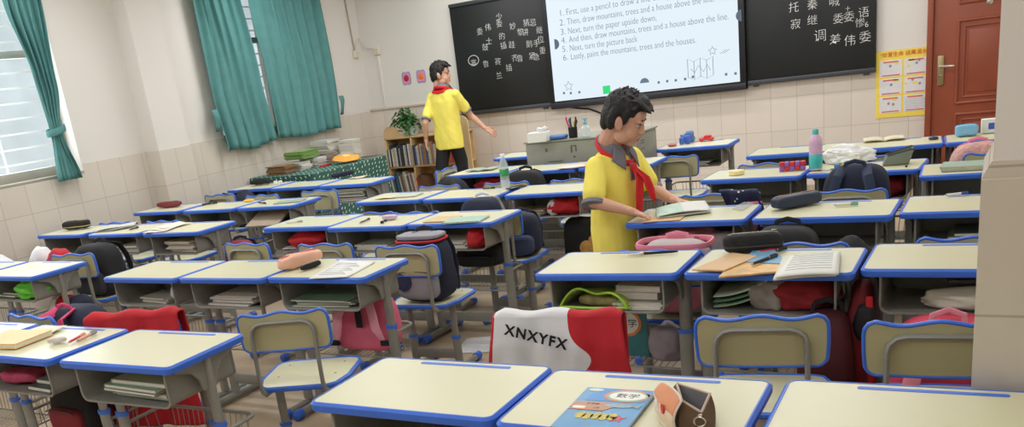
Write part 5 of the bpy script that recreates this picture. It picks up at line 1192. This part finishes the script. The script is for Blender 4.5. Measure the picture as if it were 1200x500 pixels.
# bookcase
BK = thing('bookcase', 'pale wooden bookcase with rounded ends in the corner behind the walking boy', 'bookcase', (-6.02, 9.33, .2))
bw, bd = 1.14, .27
def plank(name, c, d, bev=.003): b = MB(); b.box(c, d, bev); return b.build(name, WOOD, BK)
plank('back_board', (0, .128, .36), (bw, .01, .70))
for z in (.02, .345, .70): plank('shelf_board', (0, 0, z), (bw, bd, .022))
for x in (-.56, -.18, .2): plank('upright', (x, 0, .36), (.022, bd, .70))
b = MB(); b.prism([(-.57, .70), (-.57, .76)]+[(-.46+.11*cos(a), .76+.09*sin(a)) for a in [pi-pi*k/10 for k in range(11)]]+[(-.25, .72), (-.2, .705), (-.2, .70)], 'y', -.13, -.108); b.build('arched_end', WOOD, BK)
b = MB(); b.prism([(.46, 0), (.46, .80)]+[(.56+.1*cos(a), .80+.09*sin(a)) for a in [pi-pi*k/10 for k in range(11)]]+[(.66, 0)], 'y', -.145, -.12); b.build('tall_end_panel', mat('pale_wood', (228, 198, 152), .5, var=.06, scale=6), BK)
plank('upper_box', (.33, .03, .79), (.26, .16, .16), .006)
rb_ = random.Random(4)
def shelf_row(x0, x1, z, hmax, cols, label, group, lean=.0):
    x = x0
    while x < x1:
        t = rb_.uniform(.012, .03); hh = hmax*rb_.uniform(.78, 1); cc = rb_.choice(cols)
        b = MB(); b.box((0, 0, hh/2), (t*.78, .17, hh-.006), mi=1); b.box((-t*.45, 0, hh/2), (t*.1, .175, hh)); b.box((t*.45, 0, hh/2), (t*.1, .175, hh)); b.box((0, -.086, hh/2), (t, .003, hh))
        o = b.build('book', [mat('spine_%d_%d_%d' % cc, cc, .5, var=.12, scale=50), PAPER], None, (-6.02+x+t/2, 9.27, .2+z+.0125)); o.rotation_euler.y = lean; tag(o, label, 'book', group); x += t+.002+abs(lean)*.02
PALE = [(222, 216, 204), (206, 190, 160), (190, 176, 170), (90, 110, 120), (216, 206, 190), (170, 120, 90), (60, 70, 80)]
shelf_row(-.545, -.2, .345, .27, PALE, 'book standing on the upper left shelf of the corner bookcase', 'books on the upper left shelf')
shelf_row(-.16, .17, .345, .27, PALE+[(90, 120, 170)], 'book standing on the upper middle shelf, by the walking boy\'s arm', 'books on the upper middle shelf')
shelf_row(.23, .44, .345, .26, [(206, 96, 66), (216, 130, 90), (190, 80, 60)], 'orange-red book on the upper right shelf of the corner bookcase', 'orange-red books on the upper right shelf')
shelf_row(-.54, -.2, .02, .26, PALE+[(60, 120, 170)], 'leaning book on the lower left shelf of the corner bookcase', 'books on the lower left shelf', -.12)
shelf_row(-.15, -.02, .02, .2, [(150, 110, 80), (190, 60, 60), (120, 90, 70)], 'short brown or red book on the lower middle shelf', 'books on the lower middle shelf', -.1)
pt = thing('potted_plant', 'leafy green pothos in a pale pot on top of the bookcase', 'plant', (-6.22, 9.31, .2+.712))
b = MB(); b.lathe([(.05, 0), (.06, .004), (.075, .11), (.078, .115), (.068, .115), (.062, .09)], n=22); b.build('pot', mat('pale_pot', (196, 208, 210), .3, var=.05), pt)
b = MB(); b.lathe([(.0, .088), (.066, .09), (.066, .094), (.0, .098)], n=16); b.build('soil', mat('soil', (60, 46, 36), .9), pt)
lf_ = MB(); st_ = MB(); rp = random.Random(11)
for k in range(95):
    a = rp.uniform(0, 2*pi); e = rp.uniform(.15, 1.4); rr = rp.uniform(.1, .23); c = V((rr*cos(a)*cos(e)*1.0-.03, rr*sin(a)*cos(e)*.42-.05, .12+rr*sin(e)*1.0-(.10 if rp.random() < .3 else 0)))
    if c.y > .1: c.y = .08
    st_.tube([(0, 0, .09), c*.5+V((0, 0, .08)), c], .0022, 4)
    yw, ptc, L, wd = rp.uniform(0, 6.3), rp.uniform(-.2, .9), rp.uniform(.055, .09), rp.uniform(.036, .058); R = Matrix.Rotation(yw, 3, 'Z') @ Matrix.Rotation(ptc, 3, 'Y') @ Matrix.Rotation(rp.uniform(-.5, .5), 3, 'X')
    g = lf_.sheet(5, 4, lambda u, v: c+R @ V((u*L, (v-.5)*wd*(sin(min(1, u*1.25+.12)*pi)**.7 if u < .7 else (1-u)/.3*.86), -.02*u*u+.012*abs(v-.5)*2)))
st_.build('stems', mat('stem_green', (96, 134, 70), .6), pt); lf_.build('leaves', mat('leaf_green', (62, 124, 62), .45, var=.3, scale=18), pt, ang=80, normals=False)

# ------------------------------------------------------------------ bags, coats and jackets on the chairs
b = drape('school_jacket', 'white and red school jacket lettered XNXYFX over the chair in the centre foreground', 'R1a', [WHITE, RED, BLACK], .30, .22, .445, mi=lambda u, v: 1 if (u > 30/46 or u < .02) else 0, bnd=lambda v: .60+.13*math.exp(-((v-.27)/.10)**2) if v < .6 else .6, fl=.22, seed=1)
c0 = (CHAIR['R1a'][0], CHAIR['R1a'][1])
text_mesh('lettering', [('XNXYFX', (-.172, -.262, .738), ('w', .222, .05), -.25)], mat('black_print', (22, 22, 24), .7, var=0), b, extrude=.0015, thin=-.028)
b = drape('school_jacket', 'red jacket with white letters over the chair behind the lower left desks', 'A3', [RED, WHITE], .50, .28, .46, fl=.12, seed=3)
text_mesh('lettering', [(ch, (-.165+.045*k, -.262, .705), .045, .0) for k, ch in enumerate('XMDX')], mat('white_print', (226, 220, 220), .7, var=0), b, extrude=.0015)
def on_chair(key, lx, ly, z, *a): return cw(key, lx, ly, z)
ZS = .442*.975
o = backpack('backpack', 'grey and navy school bag with round emblem on the chair behind the worksheet desk', cw('C3', .02, -.05, ZS), CHAIR['C3'][2], .33, .2, .37, NAVY, mat('bag_grey', (150, 150, 156), .75, var=.1, bump=.2), NAVY, seed=3)
b = MB(); b.tube([(.155*math.copysign(abs(cos(a))**.6, cos(a))*.88, .09*math.copysign(abs(sin(a))**.6, sin(a)), .355) for a in [2*pi*k/32 for k in range(32)]], .007, 6, closed=True, up=(0, 0, 1)); b.move(Matrix.Translation((0, 0, -.02))); b.build('red_piping', RED, o)
b = MB(); soft_box(b, .27, .15, .03, .5, 28, 10, .355); b.build('grey_lid', mat('bag_grey', (150, 150, 156)), o)
b = MB(); b.lathe([(.001, 0), (.05, 0), (.05, .006), (.001, .006)], n=24); b.lathe([(.001, .006), (.036, .006), (.034, .01), (.001, .01)], n=24); b.move(Matrix.Translation((-.07, -.128, .13)) @ Matrix.Rotation(pi/2, 4, 'X')); b.build('round_emblem', mat('emblem_navy', (50, 60, 90), .5, var=.1), o)
backpack('backpack', 'big black backpack on the chair beside the green cloth desk', cw('lB3', .04, .0, ZS), .1, .34, .25, .36, BLACK, mat('charcoal_fabric', (46, 48, 54), .75, var=.1, bump=.2), BLACK, seed=4)
backpack('backpack', 'navy backpack squeezed on the chair left of the standing boy', cw('D3', .09, .0, .422), .2, .26, .2, .27, NAVY, mat('slate_fabric', (58, 68, 100), .8, bump=.2), NAVY, seed=5)
backpack('backpack', 'navy bag with white piping above the chair behind the sea-green workbook', cw('D2', .36, .06, .42), .0, .3, .2, .36, NAVY, mat('slate_fabric', (58, 68, 100)), WHITE, seed=6)
backpack('backpack', 'dark navy backpack with grey straps, right of centre before the olive pencil case', cw('R3b', .02, .02, .422), .0, .36, .22, .42, NAVY, NAVY, mat('slate_dark', (44, 54, 78), .8, bump=.2), straps='front', seed=7)
o = backpack('backpack', 'grey and pink bag with open top on the chair behind the compass desk', cw('R2a', .02, -.02, .422), .05, .36, .22, .33, mat('pale_grey_fabric', (186, 176, 176), .8, bump=.2), PINK, PINK, seed=8)
b = MB(); b.tube([(.165*math.copysign(abs(cos(a))**.6, cos(a)), .1*math.copysign(abs(sin(a))**.6, sin(a)), .315) for a in [2*pi*k/32 for k in range(32)]], (.008, .014), 6, closed=True, up=(0, 0, 1)); b.build('pink_piping', PINK, o)
backpack('backpack', 'black backpack behind the cluttered desk, left of the red and white sleeve', cw('R2b', -.08, .0, .432), .0, .3, .24, .36, BLACK, BLACK, BLACK, seed=9)
heap('coat', 'dark coat heaped right of the black backpack behind the cluttered desk', cw('R2b', .17, .02, .432), .2, (.12, .12, .165), BLACK, 5, .12, cat='coat')
heap('black_coat', 'black coat piled on the chair next to the walking boy', cw('E1', -.02, .03, .42), .1, (.17, .12, .2), BLACK, 7, .12, cat='coat')
backpack('backpack', 'black bag with a lilac plush on it, behind the clear water bottle', cw('E2', .04, .06, .42), .1, .34, .22, .37, BLACK, mat('lilac_plush', (190, 160, 190), .9, bump=.4), BLACK, seed=10)
heap('red_cloth', 'red cloth and coats in the drawer before the walking boy', dw('E1', .05, .0, .6), .1, (.16, .1, .055), RED, 8, cat='cloth')
heap('navy_coat', 'left navy coat piled on the chair before the pilaster', cw('lE2', -.1, -.0, .42), .2, (.1, .12, .19), NAVY, 9, .15, cat='coat')
heap('navy_coat', 'right navy coat piled on the chair before the pilaster', cw('lE2', .12, .03, .42), .2, (.13, .12, .2), NAVY, 12, .15, cat='coat')
backpack('backpack', 'pale pink plaid backpack on the chair beside the pillar, before the blue pencil case', V((-.1, 6.1, .43)), .2, .34, .24, .36, mat('plaid_pink', (206, 158, 150), .8, var=.25, scale=40, bump=.2), mat('pale_grey_pink', (206, 196, 196), .8, bump=.2), PINK, seed=11)
backpack('backpack', 'red and pink backpack standing behind the chair that the pillar cuts off', V((-.12, 3.16, .0)), .1, .40, .2, .62, mat('coral_fabric', (214, 70, 92), .75, var=.25, scale=9, bump=.2), PINK, PINK, straps='front', seed=12)
o = backpack('backpack', 'pink and red backpack with black buckles under the peach pencil case desk', V((at_y(430, 385, 3.38).x, 3.39, .305)), .12, .37, .14, .30, mat('rose_fabric', (228, 112, 142), .75, var=.08, bump=.2), PINK, mat('light_pink', (236, 164, 184), .75, var=.05, bump=.15), straps='front', lean=-.05, seed=13)
b = MB(); b.box((0, -.085, .37), (.035, .01, .09), .004); b.move(Matrix.Translation((0, .0, -.19))); b.build('woven_tag', BLACK, o)
b = MB()
for s in (-1, 1): b.box((s*.15, -.1, .06), (.06, .02, .028), .004)
b.build('buckle', BLACK, o)
backpack('backpack', 'black and dark red backpack on the floor under the lower left desks', V((at_y(90, 475, 2.16).x, 2.17, .305)), .0, .28, .15, .27, BLACK, mat('dark_red_fabric', (120, 24, 34), .75, var=.1, bump=.2), BLACK, seed=14)
backpack('backpack', 'navy bag with a pink strap on the chair behind the orange book desk', cw('A2r', .08, .0, ZS), .0, .36, .24, .33, NAVY, NAVY, mat('magenta_strap', (214, 70, 120), .7, bump=.1), straps='front', seed=15)
o = thing('school_jacket', 'red, white and navy jacket bundled under the green cloth desk', 'jacket', V((-5.05, 3.37, .305)))
for k, (dx, m) in enumerate(((-.1, WHITE), (-.02, RED), (.1, NAVY))): b = MB(); b.ellipsoid((dx, .0, .13), (.075, .08, .13), pw=.7); b.crumple(.02, 11, k+3); b.build('panel', m, o)
heap('jacket_bundle', 'red half of the jacket lying against the desk by the tiled wall', V((-5.95, 3.98, .44)), .1, (.11, .1, .16), RED, 14, .15, cat='jacket')
heap('jacket_bundle', 'white half of the jacket lying against the desk by the tiled wall', V((-6.14, 3.97, .44)), .1, (.11, .1, .17), WHITE, 15, .15, cat='jacket')
heap('jacket_bundle', 'white cloth at the far left edge of the photo, above the green cloth desk', V((-6.35, 3.75, .44)), .1, (.12, .12, .17), WHITE, 16, .15, cat='cloth')
t = thing('coat', 'dark red coat hanging between the two right desks of the second row', 'coat', V((-.405, 3.36, .06)), 0)
b = MB(); soft_box(b, .095, .26, .62, .55, 36, 24); b.crumple(.02, 9, 3); b.build('coat_body', mat('dark_red_fabric', (120, 24, 34)), t)
b = MB(); b.tube([(.04, -.12, .6), (.05, -.13, .35), (.045, -.125, .06)], (.012, .012), 8); b.build('red_edge', RED, t)
b = MB(); soft_box(b, .07, .1, .14, .6, 24, 14, .5); b.crumple(.015, 16, 5)
for v in b.bm.verts: v.co.y -= .11; v.co.x += .03
b.build('black_hood', BLACK, t)
o = backpack('backpack', 'black bag with red side under the right edge of the cluttered desk', V((-.5, 3.2, .12)), .0, .2, .16, .5, mat('red_dark', (72, 18, 24), .75, bump=.2), BLACK, BLACK, seed=16)
t = thing('spotted_bag', 'navy dotted cloth bag with a pink flap hanging right of the boy\'s booklet', 'bag', (-1.14, 4.70, 0), -.2)
b = MB(); b.sheet(20, 20, lambda u, v: V(((u-.5)*.2+.02*sin(v*4), -.06+.05*sin(v*pi)+.015*sin(u*9+v*3), .82-.384*v-.0*u)), mi=lambda u, v: 0)
NVD = mat('dotted_navy', (36, 44, 76), .8, var=.1)
nt = NVD.node_tree; vo = nt.nodes.new('ShaderNodeTexVoronoi'); vo.inputs['Scale'].default_value = 26; tc = nt.nodes.new('ShaderNodeTexCoord'); nt.links.new(tc.outputs['Object'], vo.inputs['Vector']); l_ = nt.nodes.new('ShaderNodeMath'); l_.operation = 'LESS_THAN'; l_.inputs[1].default_value = .16; nt.links.new(vo.outputs['Distance'], l_.inputs[0])
mx = nt.nodes.new('ShaderNodeMix'); mx.data_type = 'RGBA'; nt.links.new(l_.outputs[0], mx.inputs[0]); mx.inputs[6].default_value = (*lin((36, 44, 76)), 1); mx.inputs[7].default_value = (.75, .75, .8, 1); nt.links.new(mx.outputs[2], nt.nodes['Principled BSDF'].inputs['Base Color'])
b.build('dotted_cloth', NVD, t, solid=.02)
b = MB(); b.sheet(14, 18, lambda u, v: V((.05+(u-.5)*.13+.01*sin(v*5)-.09*v, -.04+.02*sin(u*7)+.05*v, .76-.342*v))); b.build('pink_flap', PINK, t, solid=.012)
fx = thing('plastic_box', 'clear plastic file box on the chair behind the boy\'s booklet', 'box', cw('R3a', .05, .0, .43), .0)
b = MB(); b.box((0, 0, .13), (.28, .2, .26), .008); b.build('walls', mat('clear_plastic', (228, 234, 238)), fx); b = MB(); b.box((0, 0, .262), (.29, .21, .012), .004); b.build('lid', mat('clear_plastic', (228, 234, 238)), fx); b = MB(); soft_box(b, .2, .14, .2, .6); b.build('contents', BLACK, fx)
o = thing('tote_bag', 'black tote bag with a tan bear-like patch hanging under the phone desk', 'bag', V((-2.36, 5.42, .1)), .05)
b = MB(); soft_box(b, .3, .08, .46, .5); b.crumple(.012, 8, 4); b.build('body', BLACK, o); b = MB(); b.ellipsoid((.02, -.045, .26), (.05, .006, .05)); b.ellipsoid((.06, -.045, .31), (.025, .005, .03)); b.build('tan_patch', mat('tan_patch', (196, 150, 80), .7, var=.2, scale=40), o)
heap('bag', 'dark bag on the floor by the empty chair behind the standing boy', V((-1.62, 7.0, 0)), .0, (.2, .16, .28), BLACK, 20, .14, cat='bag')
backpack('backpack', 'dark red and navy bag under the loose sheets desk', V((-4.75, 4.62, .3)), .3, .24, .18, .33, mat('maroon_bag', (130, 34, 50), .75, bump=.2), NAVY, NAVY, seed=18)
backpack('backpack', 'black bag hanging under the red cloth desk of the middle block', V((-2.72, 4.62, .43)), .0, .32, .13, .15, BLACK, BLACK, BLACK, seed=19)

# ------------------------------------------------------------------ what lies in the drawers
DZ = .5985
PAL = {'w': [(222, 220, 212), (206, 204, 196), (190, 196, 190)], 'g': [(120, 150, 130), (180, 186, 170), (96, 120, 110)], 'b': [(190, 176, 150), (206, 196, 176), (160, 150, 134)], 'd': [(70, 84, 80), (96, 104, 100), (120, 124, 120)], 'p': [(206, 120, 140), (170, 60, 80), (120, 50, 70)]}
def drawer(key, what, lx=0., n=5, c='w', w=.26, l=.19, t=.009, ly=-.04): pile('workbook in the pile inside the drawer of the %s' % what, 'books in the drawer of the ' + what, dw(key, lx, ly, DZ), DESK[key][2]+random.uniform(-.1, .1), n, w, l, t, PAL[c], jit=.02, name='workbook')
drawer('A3', 'bare lower left desk', .03, 5, 'g', .3, .2, .013); drawer('A2', 'orange book desk', .12, 2, 'd', .16, .2, .02)
case('pencil_case', 'pink and maroon pencil case in the drawer under the orange book', dw('A2', -.1, -.05, DZ), .1, .22, .16, .05, mat('pink_maroon', (170, 60, 90), .7, var=.3, scale=20, bump=.2), cr=.01, seed=11)
drawer('B2', 'bundle desk', .02, 3, 'w', .22, .16); heap('cloth_bundle', 'white and mauve bundle standing in the drawer at left of centre', dw('B2', .16, -.06, DZ), .3, (.045, .06, .056), WHITE, 23, .25, cat='cloth')
drawer('B3', 'desk left of the peach pencil case', .0, 5, 'w', .3, .2); drawer('B4', 'peach pencil case desk', -.02, 4, 'g', .34, .22, .008)
heap('red_cloth', 'red cloth in the drawer of the single pen desk', dw('C1', .0, -.06, DZ), .1, (.15, .1, .058), RED, 24, cat='cloth'); paper('paper_sheet', 'white sheet beside the red cloth in the single pen desk', dw('C1', -.14, -.08, DZ), .5, .14, .16)
drawer('C2', 'lilac case desk', .0, 3, 'w'); drawer('C3', 'sea-green workbook desk', -.05, 4, 'w', .28, .2)
heap('red_cloth', 'red cloth spilling from the drawer at the right end of the third row', dw('C3', .15, -.1, DZ), .1, (.07, .09, .062), RED, 25, .25, cat='cloth')
heap('red_cloth', 'red cloth in the drawer left of the standing boy', dw('D3', .1, -.06, DZ), .1, (.13, .1, .06), RED, 26, cat='cloth'); drawer('D3', 'dark phone desk', -.13, 4, 'b', .18, .2, .008)
heap('white_cloth', 'white patch of jacket among the red cloth left of the standing boy', dw('D3', .03, -.13, DZ), .1, (.04, .03, .05), WHITE, 27, cat='cloth')
drawer('lC3', 'loose sheets desk', .02, 7, 'b', .3, .2, .012); drawer('lC2', 'newspaper desk', .05, 4, 'w', .24, .18, .012)
gs = heap('green_cloth', 'bright green cloth in the drawer at the left edge', dw('lB3', .1, -.09, DZ), .1, (.12, .08, .06), mat('lime_cloth', (98, 190, 60), .8, bump=.2), 28, cat='cloth'); drawer('lB3', 'green cloth desk', -.12, 3, 'g', .2, .18)
b = MB(); b.box((0, 0, 0), (.32, .24, .012), .002); tag(b.build('cardboard_folder', mat('cardboard', (176, 160, 140), .7, var=.04), None, dw('lD3', -.03, -.13, .655), .1), 'brown cardboard folder sticking out of a drawer by the windows', 'folder').rotation_euler.x = .38
drawer('lE3', 'navy pencil case desk', .0, 8, 'd', .34, .2, .013); drawer('lD2', 'black marker desk', 0, 3, 'd')
# yellow-green folder desk
o = thing('folder_bag', 'yellow-green folder bag stuffed in the drawer under the compasses', 'folder', dw('R1a', -.06, -.07, DZ), .0)
b = MB(); b.sheet(24, 14, lambda u, v: V((-.15+.30*u, -.08+.15*v+.02*sin(u*5), .006+.075*sin(u*pi)**.8*(1-.5*v)+.02*(1-v)*sin(u*9)))); b.build('upper_sheet', mat('lime_folder', (190, 208, 110), .5, var=.1, alpha=.95), o, solid=.004)
b = MB(); b.tube([(-.15+.30*u, -.083+.02*sin(u*5), .008+.075*sin(u*pi)**.8+.02*sin(u*9)) for u in [k/24 for k in range(25)]], .005, 6); b.tube([(-.15, -.08, .006), (.0, -.09, .006), (.16, -.085, .01)], .006, 6); b.build('green_edge', mat('lime_edge', (160, 210, 60), .5), o)
b = MB(); soft_box(b, .18, .1, .045, .6); b.crumple(.008, 18, 2); b.build('contents', mat('mixed_papers', (150, 140, 90), .7, var=.5, scale=18), o)
pile('thick white book right of the yellow-green folder', 'white books in the compass desk', dw('R1a', .12, -.02, DZ+.03), -.12, 2, .19, .17, .03, [(216, 210, 196), (206, 200, 186)]); pile('thin white book lying right under the thick ones in the compass desk', 'thin white books in the compass desk', dw('R1a', .12, -.05, DZ), .05, 3, .2, .2, .009, [(220, 218, 210)])
for k in range(3): b = MB(); b.sheet(12, 4, lambda u, v: V((-.1+.24*u, -.1+.2*v, .01+.02*k+.09*u*u))); tag(b.build('plastic_folder', mat('green_folder%d' % k, [(150, 176, 150), (96, 140, 110), (196, 206, 190)][k], .4, var=.05), None, dw('R1b', -.11, -.03, DZ), .05, solid=.003), ['lowest', 'middle', 'uppermost'][k]+' of three green-grey folders curling up in the cluttered desk\'s drawer', 'folder')
heap('red_cloth', 'dark red clothes in the right half of the cluttered desk\'s drawer', dw('R1b', .12, -.06, DZ), .1, (.11, .1, .06), mat('dark_red_cloth', (140, 26, 36), .8, bump=.25), 29, cat='cloth')
heap('plastic_wrap', 'crumpled clear wrap in the middle of the cluttered desk\'s drawer', dw('R1b', .0, -.09, DZ), .1, (.07, .06, .06), mat('grey_wrap', (166, 158, 152), .3, var=.15, alpha=.75), 30, .35, cat='wrap')
heap('white_cloth', 'long white cloth in the drawer by the pillar', dw('R1c', .07, -.09, DZ), .05, (.17, .07, .04), mat('cream_cloth', (206, 202, 184), .85, bump=.3), 31, .2, cat='cloth'); quad('tablet_sleeve', 'dark tablet sleeve over the white cloth by the pillar', [dw('R1c', -.03, -.1, 0), dw('R1c', .2, -.1, 0), dw('R1c', .2, .06, 0), dw('R1c', -.06, .06, 0)], mat('sleeve_dark', (52, 56, 64), .35, var=.05), .01, 'sleeve', z0=-.075)
drawer('R2c', 'pen groove desk beside the pillar', .05, 4, 'd', .3, .2, .012)
heap('mixed_cloth', 'red and grey clothes in the drawer of the boy\'s desk', dw('R2a', .0, -.06, DZ), .1, (.15, .1, .06), mat('mauve_cloth', (150, 96, 106), .8, var=.4, scale=9, bump=.25), 32, cat='cloth')
bbx = thing('bead_box', 'clear box of coloured beads in the right of the boy\'s desk drawer', 'box', dw('R2a', .17, -.1, DZ), 0)
b = MB(); b.box((0, 0, .04), (.11, .07, .078), .004); b.build('clear_case', mat('clear_plastic', (228, 234, 238)), bbx); b = MB(); rb2 = random.Random(3)
for k in range(34): b.ellipsoid((rb2.uniform(-.045, .045), rb2.uniform(-.028, .028), rb2.uniform(.012, .06)), (.008, .008, .008), n=7, m=5, mi=k % 4)
q_ = b.build('beads', [colour((206, 60, 80)), colour((226, 150, 160)), colour((120, 160, 130)), colour((190, 120, 90))], bbx); q_['kind'] = 'stuff'
drawer('R4b', 'open book desk under the poster', 0, 3, 'd'); drawer('F3', 'toy desk', 0, 3, 'd')
heap('red_cloth', 'dark red coat in the drawer of the white plastic bag desk', dw('R3b', .12, -.05, DZ), .1, (.1, .1, .06), mat('dark_red_cloth', (140, 26, 36)), 33, cat='cloth')
# basket under the compass desk
tb2 = thing('textbook', 'teal maths textbook standing upright under the compass desk', 'book', dw('R1a', -.03, .12, .305), .05)
b = MB(); b.box((0, 0, .135), (.19, .012, .27)); b.build('cover', mat('textbook_teal', (52, 120, 126), .35, var=.12, scale=12), tb2)
b = MB(); b.prism([(u, v+.15) for u, v in oval(.01, .0, .062, .06)], 'y', -.0066, -.006); b.build('title_frame', mat('cover_orange', (232, 138, 74)), tb2); b = MB(); b.prism([(u, v+.15) for u, v in oval(.01, .0, .05, .048)], 'y', -.0074, -.0066); b.build('title_field', mat('cover_white', (240, 238, 232)), tb2)
text_mesh('title_lettering', [('数学', (-.03, -.008, .135), ('w', .08, .042), 0)], mat('cover_ink', (40, 40, 44)), tb2, extrude=.0002)
heap('cloth_bag', 'grey cloth bag under the compass desk, right of the teal textbook', dw('R1a', .16, .1, .303), .1, (.08, .07, .085), mat('grey_mauve_cloth', (150, 140, 148), .85, bump=.3), 35, .2, cat='bag')
p = at(568, 404, 0); paper('paper_sheet', 'white paper dropped on the floor under the school bag chair', (p.x-.02, p.y, .0), .3, .26, .3, (226, 226, 228), .004)
